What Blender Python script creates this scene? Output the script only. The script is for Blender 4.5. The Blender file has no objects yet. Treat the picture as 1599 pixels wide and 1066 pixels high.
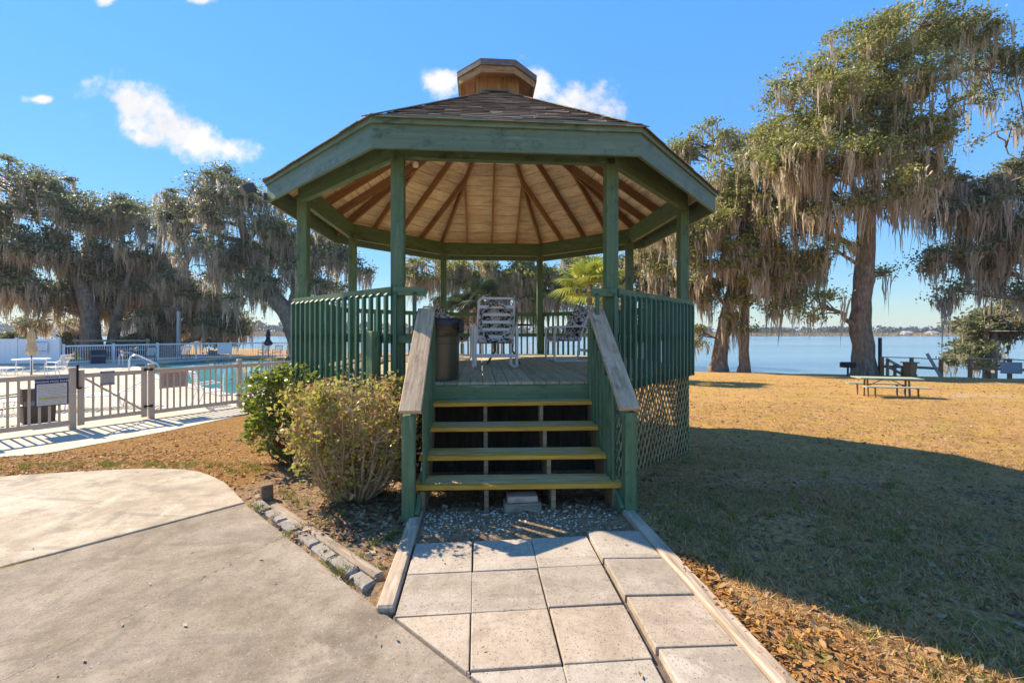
import bpy, bmesh, math, random
import numpy as np
from mathutils import Vector, Matrix, noise
R = math.radians
SC = bpy.context.scene
COL = SC.collection
random.seed(7); RNG = np.random.default_rng(7)

# ------------------------------------------------------------------ camera
cam_d = bpy.data.cameras.new('camera'); cam = bpy.data.objects.new('camera', cam_d); COL.objects.link(cam)
cam_d.sensor_width = 36.0; cam_d.lens = 36.0 * 659 / 1599
cam_d.shift_y = -0.0094; cam_d.clip_start = 0.05; cam_d.clip_end = 9000
cam.location = (0, 0, 1.59); cam.rotation_euler = (R(90), 0, 0)
SC.camera = cam

# ------------------------------------------------------------------ daylight
SUN_DIR = Vector((-1.01, 0.60, 1.0)).normalized()          # towards the sun: behind the gazebo, to the left
SUN_EL = math.asin(SUN_DIR.z); SUN_AZ = math.atan2(SUN_DIR.x, SUN_DIR.y)
world = bpy.data.worlds.new('World'); SC.world = world; world.use_nodes = True
sun_d = bpy.data.lights.new('sun', 'SUN'); sun = bpy.data.objects.new('sun', sun_d); COL.objects.link(sun)
sun_d.energy = 2.75; sun_d.angle = R(0.5); sun_d.color = (1.0, 0.87, 0.68)
sun.rotation_euler = (-SUN_DIR).to_track_quat('-Z', 'Y').to_euler()
sun.location = (-30, 30, 40)
SC.view_settings.view_transform = 'Standard'; SC.view_settings.look = 'None'
SC.view_settings.exposure = 1.85; SC.view_settings.gamma = 1.0
SC.view_settings.use_curve_mapping = False
SC.render.engine = 'CYCLES'
SC.cycles.use_denoising = True
SC.cycles.max_bounces = 8; SC.cycles.diffuse_bounces = 5; SC.cycles.glossy_bounces = 3
SC.cycles.transmission_bounces = 5; SC.cycles.transparent_max_bounces = 6
SC.cycles.sample_clamp_indirect = 8; SC.cycles.caustics_reflective = False; SC.cycles.caustics_refractive = False

# ------------------------------------------------------------------ node helpers
class G:
    def __init__(s, tree): s.t = tree
    def node(s, typ, ins=None, **kw):
        n = s.t.nodes.new(typ)
        for k, v in kw.items(): setattr(n, k, v)
        for k, v in (ins or {}).items():
            if isinstance(v, bpy.types.NodeSocket): s.t.links.new(v, n.inputs[k])
            elif v is not None: n.inputs[k].default_value = v
        return n
    def math(s, op, a, b=None, c=None, clamp=False):
        n = s.node('ShaderNodeMath', {0: a}, operation=op, use_clamp=clamp)
        for i, v in ((1, b), (2, c)):
            if v is None: continue
            if isinstance(v, bpy.types.NodeSocket): s.t.links.new(v, n.inputs[i])
            else: n.inputs[i].default_value = v
        return n.outputs[0]
    def vmath(s, op, a, b=None):
        n = s.node('ShaderNodeVectorMath', {0: a}, operation=op)
        if b is not None:
            if isinstance(b, bpy.types.NodeSocket): s.t.links.new(b, n.inputs[1])
            else: n.inputs[1].default_value = b
        return n.outputs[0]
    def noise(s, vec, scale=5, detail=4, rough=.55, dist=0):
        return s.node('ShaderNodeTexNoise', {'Vector': vec, 'Scale': scale, 'Detail': detail, 'Roughness': rough, 'Distortion': dist}).outputs['Fac']
    def vor(s, vec, scale=5, feature='F1', out='Distance'):
        return s.node('ShaderNodeTexVoronoi', {'Vector': vec, 'Scale': scale}, feature=feature).outputs[out]
    def ramp(s, fac, stops, interp='LINEAR'):
        n = s.node('ShaderNodeValToRGB', {'Fac': fac}); cr = n.color_ramp; cr.interpolation = interp
        while len(cr.elements) < len(stops): cr.elements.new(0.5)
        for e, (p, c) in zip(cr.elements, stops):
            e.position = p; e.color = (*c, 1) if not isinstance(c, (int, float)) else (c, c, c, 1)
        return n.outputs['Color']
    def mix(s, fac, a, b, blend='MIX'):
        n = s.node('ShaderNodeMix', data_type='RGBA', blend_type=blend)
        for k, v in ((0, fac), (6, a), (7, b)):
            if isinstance(v, bpy.types.NodeSocket): s.t.links.new(v, n.inputs[k])
            else: n.inputs[k].default_value = v if k == 0 else (*v, 1)
        return n.outputs[2]
    def map(s, v, a, b, c=0., d=1., smooth=True):
        return s.node('ShaderNodeMapRange', {0: v, 1: a, 2: b, 3: c, 4: d}, interpolation_type='SMOOTHSTEP' if smooth else 'LINEAR').outputs[0]
    def sep(s, v):
        return s.node('ShaderNodeSeparateXYZ', {0: v}).outputs
    def objvec(s, scale=(1, 1, 1), rnd=40.):
        tc = s.node('ShaderNodeTexCoord').outputs['Object']
        oi = s.node('ShaderNodeObjectInfo').outputs['Random']
        off = s.math('MULTIPLY', oi, rnd)
        v = s.vmath('MULTIPLY', tc, scale)
        cmb = s.node('ShaderNodeCombineXYZ', {0: off, 1: off, 2: off}).outputs[0]
        return s.vmath('ADD', v, cmb)
    def pos(s): return s.node('ShaderNodeNewGeometry').outputs['Position']
    def rand(s):
        a = s.node('ShaderNodeObjectInfo').outputs['Random']; b = s.node('ShaderNodeNewGeometry').outputs['Random Per Island']
        return s.math('FRACT', s.math('ADD', a, b))
    def bump(s, h, strength=.3, dist=.01):
        return s.node('ShaderNodeBump', {'Height': h, 'Strength': strength, 'Distance': dist}).outputs[0]

def newmat(name):
    m = bpy.data.materials.new(name); m.use_nodes = True
    return m, G(m.node_tree), m.node_tree.nodes['Principled BSDF']
def setp(g, p, **kw):
    names = dict(col='Base Color', rough='Roughness', metal='Metallic', nrm='Normal', spec='Specular IOR Level', trans='Transmission Weight', ior='IOR', coat='Coat Weight')
    for k, v in kw.items():
        s = p.inputs[names[k]]
        if isinstance(v, bpy.types.NodeSocket): g.t.links.new(v, s)
        else: s.default_value = (*v, 1) if k == 'col' else v
def plain(name, col, rough=.6, metal=0., var=.12, scale=6, spec=.4, bump=0):
    m, g, p = newmat(name)
    v = g.objvec()
    f = g.noise(v, scale, 5)
    c = g.ramp(f, [(.25, [x * (1 - var) for x in col]), (.75, [min(1, x * (1 + var)) for x in col])])
    setp(g, p, col=c, rough=rough, metal=metal, spec=spec)
    if bump: setp(g, p, nrm=g.bump(g.noise(v, scale * 12, 4), bump, .005))
    return m
def wood(name, cols, rough=.8, along=2.2, across=38, bump=.35, wear=None, wear_at=(.52, .66), spec=.25, dirt=.35):
    """grain runs along local X; `wear` shows bare wood through paint"""
    m, g, p = newmat(name)
    v = g.objvec((along, across, across)); v2 = g.objvec((1.2, 4, 4), 23)
    f = g.noise(v, 1, 6, .6, .4); big = g.noise(v2, 1.6, 5, .6)
    n = len(cols); c = g.ramp(f, [(.28 + .44 * i / max(1, n - 1), k) for i, k in enumerate(cols)])
    if wear:
        v3 = g.objvec((3, 22, 22), 61)
        wf = g.math('ADD', g.math('MULTIPLY', g.noise(v3, 1, 6, .65), .55), g.math('MULTIPLY', big, .45))
        wm = g.map(wf, *wear_at); c = g.mix(wm, c, wear)
    dk = g.map(g.noise(g.objvec((3, 5, 5), 87), 2, 5, .65), .5, .75, 0., dirt)
    c = g.mix(dk, c, [x * .45 for x in cols[0]])
    rv = g.math('ADD', g.math('MULTIPLY', g.node('ShaderNodeObjectInfo').outputs['Random'], .3), .85)
    c = g.mix(1.0, c, g.node('ShaderNodeCombineColor', {0: rv, 1: rv, 2: rv}).outputs[0], 'MULTIPLY')
    setp(g, p, col=c, rough=rough, spec=spec, nrm=g.bump(f, bump, .004))
    return m
def leafmat(name, cols, trans=.35, rough=.5, hue=.0):
    """two-sided leaf: diffuse, gloss and light through the blade; every blade its own tint"""
    m, g, p = newmat(name)
    n = len(cols); c = g.ramp(g.node('ShaderNodeNewGeometry').outputs['Random Per Island'], [(i / max(1, n - 1), k) for i, k in enumerate(cols)])
    big = g.noise(g.pos(), .55, 3)
    c = g.mix(g.map(big, .35, .7, 0, .35), c, cols[-1])
    setp(g, p, col=c, rough=rough, spec=.35)
    tr = g.node('ShaderNodeBsdfTranslucent', {'Color': c})
    mx = g.node('ShaderNodeMixShader', {0: trans, 1: p.outputs[0], 2: tr.outputs[0]})
    out = [x for x in m.node_tree.nodes if x.type == 'OUTPUT_MATERIAL'][0]
    m.node_tree.links.new(mx.outputs[0], out.inputs[0])
    return m

# ------------------------------------------------------------------ sky with a few fair-weather clouds
def make_world():
    g = G(world.node_tree); nt = world.node_tree
    bg = nt.nodes['Background']
    sky = g.node('ShaderNodeTexSky', sky_type='NISHITA', sun_disc=False, sun_elevation=SUN_EL, sun_rotation=SUN_AZ,
                 altitude=0, air_density=1.0, dust_density=0.0, ozone_density=4.5)
    # even out the glow round the sun, as the photograph's tone curve does over the whole sky
    lum = g.node('ShaderNodeVectorMath', {0: sky.outputs[0], 1: (.21, .70, .09)}, operation='DOT_PRODUCT').outputs['Value']
    k = g.math('MULTIPLY', g.math('POWER', g.math('MAXIMUM', lum, .02), -.68), 1.11)
    skyc = g.node('ShaderNodeHueSaturation', {'Color': g.vmath('SCALE', sky.outputs[0]), 'Saturation': 1.18, 'Value': 1.0})
    sc_ = skyc.inputs['Color'].links[0].from_node; nt.links.new(k, sc_.inputs['Scale']); skyc = g.vmath('MULTIPLY', skyc.outputs[0], (.90, .96, .98))
    d = g.node('ShaderNodeTexCoord').outputs['Generated']
    x, y, z = g.sep(d)
    # cloud bearings: u = tangent of bearing, v = tangent of height, warped by noise so the edges billow
    ay = g.math('MAXIMUM', g.math('ABSOLUTE', y), .05)
    u = g.math('DIVIDE', x, ay); v = g.math('DIVIDE', z, ay)
    uv = g.node('ShaderNodeCombineXYZ', {0: u, 1: v, 2: y}).outputs[0]
    n1 = g.node('ShaderNodeTexNoise', {'Vector': uv, 'Scale': 9, 'Detail': 8, 'Roughness': .62})
    n2 = g.noise(uv, 3.2, 8, .6)
    dens = None
    for (cu, cv, ru, rv, rot) in CLOUDS:
        du = g.math('SUBTRACT', u, cu); dv = g.math('SUBTRACT', v, cv)
        c, s = math.cos(rot), math.sin(rot)
        a = g.math('ADD', g.math('MULTIPLY', du, c / ru), g.math('MULTIPLY', dv, s / ru))
        b = g.math('ADD', g.math('MULTIPLY', du, -s / rv), g.math('MULTIPLY', dv, c / rv))
        e = g.math('SUBTRACT', 1.0, g.math('SQRT', g.math('ADD', g.math('MULTIPLY', a, a), g.math('MULTIPLY', b, b))))
        dens = e if dens is None else g.math('MAXIMUM', dens, e)
    fr = g.math('MULTIPLY', g.math('SUBTRACT', n1.outputs['Fac'], .5), 3.8)
    dens = g.math('ADD', dens, fr)
    front = g.map(y, .1, .3)
    m = g.math('MULTIPLY', g.map(dens, -.12, .85), front)
    # scattered small clouds over the rest of the sky
    p3 = g.node('ShaderNodeCombineXYZ', {0: g.math('DIVIDE', x, g.math('ADD', g.math('ABSOLUTE', z), .12)), 1: g.math('DIVIDE', y, g.math('ADD', g.math('ABSOLUTE', z), .12)), 2: .0}).outputs[0]
    w = g.map(g.noise(p3, 1.1, 8, .6), .66, .82)
    m = g.math('MAXIMUM', m, g.math('MULTIPLY', w, .45))
    m = g.math('MULTIPLY', m, g.map(z, .01, .08))
    shade = g.ramp(g.math('ADD', g.math('MULTIPLY', n2, .7), g.math('MULTIPLY', n1.outputs['Fac'], .4)), [(.42, (1.7, 1.78, 1.95)), (.60, (2.35, 2.35, 2.36))])
    col = g.mix(m, skyc, shade)
    nt.links.new(col, bg.inputs[0]); bg.inputs[1].default_value = 0.12
CLOUDS = [(-.915, .545, .10, .055, -.5), (-.80, .475, .17, .065, -.32), (-.70, .44, .10, .04, -.2), (-.86, .455, .07, .03, -.2), (.165, .555, .10, .062, -.25), (.06, .575, .10, .06, 0), (-.165, .59, .045, .04, 0), (.225, .53, .05, .04, -.3),
          (-.96, .79, .035, .02, 0), (-.735, .79, .04, .014, 0), (-1.12, .55, .04, .012, 0), (.93, .36, .06, .05, 0)]
make_world()

# ------------------------------------------------------------------ object helpers
def tag(o, label=None, cat=None, group=None, kind=None):
    if label: o['label'] = label
    if cat: o['category'] = cat
    if group: o['group'] = group
    if kind: o['kind'] = kind
    return o
def link(name, me, mat=None, parent=None, mw=None):
    o = bpy.data.objects.new(name, me); COL.objects.link(o)
    if mat is not None and me is not None and not me.materials: me.materials.append(mat)
    if parent is not None: o.parent = parent
    if mw is not None: o.matrix_basis = mw
    return o
def thing(name, label, cat, loc=(0, 0, 0), rz=0., group=None):
    o = bpy.data.objects.new(name, None); COL.objects.link(o)
    o.location = loc; o.rotation_euler = (0, 0, rz); o.empty_display_size = .2
    return tag(o, label, cat, group)
def copy_tree(o, parent=None):
    c = o.copy(); COL.objects.link(c); c.parent = parent
    for ch in o.children: copy_tree(ch, c)
    return c
def frame(x, up, loc):
    x = Vector(x).normalized(); z = Vector(up); z = (z - x * z.dot(x))
    if z.length < 1e-5: z = Vector((1, 0, 0)) - x * x.x
    z.normalize(); y = z.cross(x)
    m = Matrix.Identity(4)
    for i, a in enumerate((x, y, z)):
        m[0][i], m[1][i], m[2][i] = a
    m.translation = Vector(loc)
    return m
def chbox(a, b, c, h):
    """chamfered box: half sizes a b c, chamfer h"""
    S = (a, b, c); V = []; I = {}
    for sx in (-1, 1):
        for sy in (-1, 1):
            for sz in (-1, 1):
                s = (sx, sy, sz)
                for k in range(3):
                    I[s, k] = len(V); V.append([s[i] * (S[i] if i == k else S[i] - h) for i in range(3)])
    F = []
    for k in range(3):
        i, j = (k + 1) % 3, (k + 2) % 3
        for sg in (-1, 1):
            q = []
            for (p, r) in ((-1, -1), (1, -1), (1, 1), (-1, 1)):
                s = [0, 0, 0]; s[k] = sg; s[i] = p; s[j] = r; q.append(I[tuple(s), k])
            F.append(q if sg > 0 else q[::-1])
    for k in range(3):
        i, j = (k + 1) % 3, (k + 2) % 3
        for si in (-1, 1):
            for sj in (-1, 1):
                def ix(sk, ax):
                    s = [0, 0, 0]; s[k] = sk; s[i] = si; s[j] = sj; return I[tuple(s), ax]
                q = [ix(-1, i), ix(1, i), ix(1, j), ix(-1, j)]
                F.append(q if si * sj < 0 else q[::-1])
    for s in {k[0] for k in I}:
        q = [I[s, 0], I[s, 1], I[s, 2]]
        F.append(q if s[0] * s[1] * s[2] > 0 else q[::-1])
    return V, F
BOXC = {}
def boxmesh(l, w, t, mat, ch=.004):
    key = (round(l, 3), round(w, 4), round(t, 4), mat.name, ch)
    if key not in BOXC:
        me = bpy.data.meshes.new('board'); V, F = chbox(l / 2, w / 2, t / 2, min(ch, t * .3, w * .3)) if ch else chbox(l / 2, w / 2, t / 2, .0005)
        me.from_pydata(V, [], F); me.materials.append(mat); BOXC[key] = me
    return BOXC[key]
def board(name, p0, p1, w, t, mat, parent=None, up=(0, 0, 1), ch=.004):
    p0, p1 = Vector(p0), Vector(p1)
    return link(name, boxmesh((p1 - p0).length, w, t, mat, ch), None, parent, frame(p1 - p0, up, (p0 + p1) / 2))
def plank(name, q, t, mat, parent=None, up=(0, 0, 1)):
    """a planar polygon q (its top face) with thickness t downwards; local X along its first edge"""
    q = [Vector(p) for p in q]; n = Vector((0, 0, 0))
    for i in range(len(q)): n += q[i].cross(q[(i + 1) % len(q)])
    if n.dot(Vector(up)) < 0: q = q[::-1]; n = -n
    n.normalize(); e = max(((q[(i + 1) % len(q)] - q[i]) for i in range(len(q))), key=lambda d: d.length)
    c = sum(q, Vector()) / len(q); mw = frame(e, n, c); inv = mw.inverted()
    top = [inv @ p for p in q]; k = len(q)
    V = [list(p) for p in top] + [[p.x, p.y, p.z - t] for p in top]
    F = [list(range(k)), list(range(2 * k - 1, k - 1, -1))] + [[i, i + k, (i + 1) % k + k, (i + 1) % k] for i in range(k)]
    me = bpy.data.meshes.new(name); me.from_pydata(V, [], F)
    return link(name, me, mat, parent, mw)

class MB:
    def __init__(s): s.v = []; s.f = []
    def add(s, V, F):
        o = len(s.v); s.v += [tuple(p) for p in V]; s.f += [[i + o for i in f] for f in F]; return s
    def box(s, c, size, rz=0., ch=.004, m=None):
        V, F = chbox(size[0] / 2, size[1] / 2, size[2] / 2, min(ch, min(size) * .3))
        mm = Matrix.Translation(Vector(c)) @ (m if m is not None else Matrix.Rotation(rz, 4, 'Z'))
        return s.add([mm @ Vector(p) for p in V], F)
    def bar(s, p0, p1, w, t, up=(0, 0, 1), ch=.003):
        p0, p1 = Vector(p0), Vector(p1); V, F = chbox((p1 - p0).length / 2, w / 2, t / 2, min(ch, w * .3, t * .3))
        mm = frame(p1 - p0, up, (p0 + p1) / 2); return s.add([mm @ Vector(p) for p in V], F)
    def tube(s, pts, rad, n=8, closed=False):
        pts = [Vector(p) for p in pts]; k = len(pts)
        if not hasattr(rad, '__len__'): rad = [rad] * k
        V, F = [], []; prev = None
        for i, p in enumerate(pts):
            t = (pts[(i + 1) % k] - pts[i - 1]) if closed else (pts[min(i + 1, k - 1)] - pts[max(i - 1, 0)])
            t.normalize()
            if prev is None: prev = Vector((0, 0, 1)) if abs(t.z) < .9 else Vector((1, 0, 0))
            a = (prev - t * prev.dot(t)).normalized(); prev = a; b = t.cross(a)
            for j in range(n):
                an = 2 * math.pi * j / n; V.append(p + (a * math.cos(an) + b * math.sin(an)) * rad[i])
        for i in range(k if closed else k - 1):
            i2 = (i + 1) % k
            for j in range(n):
                F.append([i * n + j, i * n + (j + 1) % n, i2 * n + (j + 1) % n, i2 * n + j])
        if not closed: F += [list(range(n))[::-1], [(k - 1) * n + j for j in range(n)]]
        return s.add(V, F)
    def lathe(s, prof, n=24, c=(0, 0, 0), cap=True):
        V, F = [], []
        for (r, z) in prof:
            for j in range(n):
                a = 2 * math.pi * j / n; V.append((c[0] + r * math.cos(a), c[1] + r * math.sin(a), c[2] + z))
        for i in range(len(prof) - 1):
            for j in range(n): F.append([i * n + j, i * n + (j + 1) % n, (i + 1) * n + (j + 1) % n, (i + 1) * n + j])
        if cap: F += [list(range(n))[::-1], [(len(prof) - 1) * n + j for j in range(n)]]
        return s.add(V, F)
    def prism(s, poly, z0, z1, m=None):
        k = len(poly); V = [Vector((x, y, z0)) for x, y in poly] + [Vector((x, y, z1)) for x, y in poly]
        if m is not None: V = [m @ p for p in V]
        return s.add(V, [list(range(k))[::-1], list(range(k, 2 * k))] + [[i, (i + 1) % k, (i + 1) % k + k, i + k] for i in range(k)])
    def build(s, name, mat, parent=None, smooth=False, mw=None, fix=False):
        me = bpy.data.meshes.new(name); me.from_pydata(s.v, [], s.f)
        if fix:
            bm = bmesh.new(); bm.from_mesh(me); bmesh.ops.recalc_face_normals(bm, faces=bm.faces[:]); bm.to_mesh(me); bm.free()
        if smooth:
            me.polygons.foreach_set('use_smooth', [True] * len(me.polygons))
            if smooth != 'full': me.set_sharp_from_angle(angle=R(40))
        return link(name, me, mat, parent, mw)
def soup(name, V, nv, mat, parent=None, kind='stuff', smooth=False):
    """V: (N*nv, 3) float array, N polygons of nv corners each"""
    V = np.ascontiguousarray(V, dtype=np.float32).reshape(-1, 3); n = len(V); N = n // nv
    me = bpy.data.meshes.new(name); me.vertices.add(n); me.vertices.foreach_set('co', V.ravel())
    me.loops.add(n); me.loops.foreach_set('vertex_index', np.arange(n, dtype=np.int32))
    me.polygons.add(N); me.polygons.foreach_set('loop_start', np.arange(0, n, nv, dtype=np.int32))
    me.update(calc_edges=True)
    o = link(name, me, mat, parent)
    if kind: o['kind'] = kind
    return o
def strips(name, P, W, mat, parent=None, kind='stuff'):
    """P (N,K,3) strand centre lines, W (N,K,3) half-width vectors -> connected ribbons"""
    N, K, _ = P.shape
    V = np.stack([P - W, P + W], axis=2).reshape(-1, 3).astype(np.float32)          # N*K*2
    base = (np.arange(N)[:, None] * K + np.arange(K - 1)[None, :]) * 2
    L = np.stack([base, base + 1, base + 3, base + 2], axis=-1).reshape(-1).astype(np.int32)
    me = bpy.data.meshes.new(name); me.vertices.add(len(V)); me.vertices.foreach_set('co', V.ravel())
    me.loops.add(len(L)); me.loops.foreach_set('vertex_index', L)
    me.polygons.add(len(L) // 4); me.polygons.foreach_set('loop_start', np.arange(0, len(L), 4, dtype=np.int32))
    me.update(calc_edges=True)
    o = link(name, me, mat, parent)
    if kind: o['kind'] = kind
    return o
def unit(n):
    v = RNG.normal(size=(n, 3)); return v / np.linalg.norm(v, axis=1, keepdims=True)
def leaf_quads(c, size, aspect=.5, nrm=None, flat=.0):
    """rhombic blades centred on c (N,3)"""
    n = len(c); a = unit(n)
    if flat:
        a[:, 2] *= (1 - flat); a /= np.linalg.norm(a, axis=1, keepdims=True)
    b = np.cross(a, unit(n)); b /= np.linalg.norm(b, axis=1, keepdims=True) + 1e-9
    s = np.asarray(size).reshape(-1, 1) * np.ones((n, 1)) * RNG.uniform(.65, 1.3, (n, 1))
    a = a * s * .5; b = b * s * .5 * aspect
    return np.stack([c - a, c + b - a * .1, c + a, c - b - a * .1], axis=1).reshape(-1, 3)
def text(name, body, size, mat, parent, mw, align='CENTER', extrude=.0006):
    cu = bpy.data.curves.new(name, 'FONT'); cu.body = body; cu.size = size; cu.align_x = align; cu.align_y = 'CENTER'
    cu.extrude = extrude; cu.resolution_u = 2
    tmp = bpy.data.objects.new('tmp', cu); COL.objects.link(tmp); bpy.context.view_layer.update()
    me = bpy.data.meshes.new_from_object(tmp.evaluated_get(bpy.context.evaluated_depsgraph_get()))
    bpy.data.objects.remove(tmp)
    me.materials.clear()
    return link(name, me, mat, parent, mw)
def sstep(a, b, x):
    t = min(1, max(0, (x - a) / (b - a))); return t * t * (3 - 2 * t)

# ------------------------------------------------------------------ the lie of the land
SLAB_A = [(-14, 3.9), (-9, 4.45), (-5.65, 4.66), (-4.9, 4.84), (-4.48, 4.91), (-4.1, 4.93), (-3.8, 4.9), (-3.55, 4.81), (-3.3, 4.66), (-3.05, 4.48), (-2.8, 4.25), (-2.5, 3.95), (-3.45, 2.88), (-9.3, -3.7), (-14, -3.7)]
SLAB_B = [(-2.485, 3.935), (-1.83, 3.36), (-.78, 2.45), (-.143, 1.9), (1.3, .66), (3.2, -1.0), (3.2, -6), (-14, -6), (-14, -3.72), (-9.29, -3.72), (-3.44, 2.855)]
U = Vector((.9965, .083)); Vv = Vector((-.083, .9965)); O = Vector((-.293, 3.19))
POOL = [(-8.8, 13.2), (-4.2, 19.2), (-9.5, 27.5), (-14.5, 32.0), (-20.3, 31.8), (-22.6, 25.2), (-15.2, 18.3)]
def inside(px, py, poly):
    r = False; j = len(poly) - 1
    for i in range(len(poly)):
        (xi, yi), (xj, yj) = poly[i], poly[j]
        if (yi > py) != (yj > py) and px < (xj - xi) * (py - yi) / (yj - yi) + xi: r = not r
        j = i
    return r
PC = (sum(p[0] for p in POOL) / len(POOL), sum(p[1] for p in POOL) / len(POOL))
POOLX = [(PC[0] + (x - PC[0]) * .96, PC[1] + (y - PC[1]) * .96) for x, y in POOL]
def crest(x, y): return (y - 35.2 + .493 * x) / 1.115 + .5 * noise.noise(Vector((x * .35, y * .35, 3)))
def gz(x, y):
    zr = -.4 * sstep(3.5, 9, y + .35 * max(0, x - 1)) - .035 * max(0, min(y, 30) - 9) * sstep(-6, 0, x)
    zl = -.392 * sstep(4.9, 6.3, y)
    w = sstep(-2, -5, x); z = -.006 + zr * (1 - w) + zl * w
    wob = sstep(1.4, 3, x)
    z += wob * (.05 * noise.noise(Vector((x * .5, y * .5, 0))) + .012 * noise.noise(Vector((x * 3, y * 3, 5))))
    z += (1 - w) * (1 - wob) * sstep(-.9, -1.6, x) * .02 * noise.noise(Vector((x * 2.5, y * 2.5, 1)))
    if -15 < x < 4 and -7 < y < 5.2:
        q = Vector((x, y)) - O; u, v = q.dot(U), q.dot(Vv)
        if inside(x, y, SLAB_A) or inside(x, y, SLAB_B) or (-.5 < u < 1.38 and v < .05): return -.06
    z -= 1.9 * sstep(0, 6, crest(x, y))
    if y > 300: z += 1.6 * sstep(318, 340, y) + 3.5 * sstep(360, 900, y)
    if -26 < x < -3 and 11 < y < 34 and inside(x, y, POOLX): z -= .8
    return z
def axis(lo, hi, dense_lo, dense_hi, step, far):
    a = list(np.arange(dense_lo, dense_hi + 1e-6, step)); s = step; x = dense_hi
    while x < hi:
        s = min(s * 1.16, far); x += s; a.append(min(x, hi))
    s = step; x = dense_lo; b = []
    while x > lo:
        s = min(s * 1.16, far); x -= s; b.append(max(x, lo))
    return b[::-1] + a
def ground_mesh():
    xs = axis(-2500, 2500, -7, 9, .16, 260); ys = axis(-60, 4200, -1, 10, .16, 240)
    # keep the shore and the pool well sampled
    ys = sorted(set([round(float(v), 3) for v in ys] + [round(float(v), 3) for v in np.arange(11, 46, .8)] + [318., 322., 327., 333., 340., 350.]))
    xs = sorted(set([round(float(v), 3) for v in xs] + [round(float(v), 3) for v in np.arange(-36, 40, 1.0)]))
    V = [(x, y, gz(x, y)) for y in ys for x in xs]; n = len(xs)
    F = [(j * n + i, j * n + i + 1, (j + 1) * n + i + 1, (j + 1) * n + i) for j in range(len(ys) - 1) for i in range(n - 1)]
    me = bpy.data.meshes.new('ground'); me.from_pydata(V, [], F); me.polygons.foreach_set('use_smooth', [True] * len(F))
    m, g, p = newmat('lawn_and_litter'); P = g.pos(); x, y, z = g.sep(P)
    nb = g.noise(P, .35, 4); nm = g.noise(P, 2.2, 5, .6); nf = g.noise(P, 26, 5, .7); nff = g.noise(P, 110, 3, .7)
    gold = g.ramp(nf, [(.30, (.22, .11, .028)), (.48, (.50, .295, .07)), (.70, (.66, .44, .135))])
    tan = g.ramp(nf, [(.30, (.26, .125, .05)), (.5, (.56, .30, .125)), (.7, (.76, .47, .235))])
    green = g.ramp(nf, [(.3, (.09, .09, .018)), (.55, (.21, .22, .035)), (.75, (.38, .34, .08))])
    litter = g.ramp(g.noise(P, 34, 4, .7), [(.32, (.09, .045, .022)), (.46, (.29, .145, .045)), (.6, (.43, .23, .06)), (.75, (.42, .30, .15))])
    soil = g.ramp(nf, [(.28, (.11, .07, .045)), (.5, (.34, .225, .13)), (.72, (.56, .41, .25))])
    sand = g.ramp(nf, [(.3, (.34, .26, .17)), (.7, (.52, .42, .30))])
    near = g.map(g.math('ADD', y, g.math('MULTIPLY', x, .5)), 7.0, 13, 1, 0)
    c = g.mix(g.map(nm, .40, .60, 0, .85), gold, tan)
    c = g.mix(g.map(g.noise(P, 1.4, 6, .72), .50, .66, 0, .5), c, green)
    c = g.mix(g.math('MULTIPLY', near, .75), c, tan)  # thatch brown, also warmed to offset the blue shade round the gazebo
    gr = g.math('MULTIPLY', g.map(nm, .56, .70), g.math('ADD', .06, g.math('MULTIPLY', near, .6)))
    c = g.mix(gr, c, green)
    c = g.mix(g.map(g.noise(P, 1.1, 5, .7), .54, .68, 0, .75), c, litter)
    c = g.mix(g.map(g.noise(P, 6, 5, .75), .53, .66, 0, .65), c, (.13, .075, .035))
    c = g.mix(g.math('MULTIPLY', near, g.map(g.noise(P, 1.9, 6, .75, .6), .54, .62, 0, .7)), c, soil)
    # fallen leaves on the slope by the pool fence
    lw = g.math('MULTIPLY', g.map(x, -1.9, -2.6), g.map(y, 15, 10))
    c = g.mix(g.math('MULTIPLY', lw, g.map(nm, .25, .5, .55, 1)), c, litter)
    # bare bed round the shrubs and in front of the steps
    bed = g.math('MULTIPLY', g.map(g.math('ADD', x, g.math('MULTIPLY', nm, .8)), -2.6, -2.2), g.map(x, 1.15, .95))
    bed = g.math('MULTIPLY', bed, g.map(y, 8.0, 5.6))
    c = g.mix(g.math('MULTIPLY', bed, .95), c, soil)
    # worn sand on the bank, reeds and woods across the water
    cr = g.math('MULTIPLY', g.math('ADD', g.math('SUBTRACT', y, 35.2), g.math('MULTIPLY', x, .493)), .897)
    bank = g.math('MULTIPLY', g.map(cr, -4.5, -.5), g.map(nm, .3, .6, .4, 1))
    c = g.mix(g.math('MULTIPLY', bank, .65), c, tan)
    c = g.mix(g.math('MULTIPLY', g.map(g.noise(P, .45, 4), .66, .72), g.map(y, 9, 12)), c, sand)
    c = g.mix(g.map(y, 290, 300), c, g.mix(g.map(y, 345, 420), (.30, .20, .085), (.05, .07, .035)))
    c = g.mix(g.map(nff, .55, .75, 0, .35), c, (.07, .045, .025))
    h = g.math('ADD', g.math('MULTIPLY', nf, .7), g.math('MULTIPLY', nff, .4))
    setp(g, p, col=c, rough=.95, spec=.1, nrm=g.bump(h, 1.0, .05))
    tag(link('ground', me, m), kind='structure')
ground_mesh()

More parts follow.
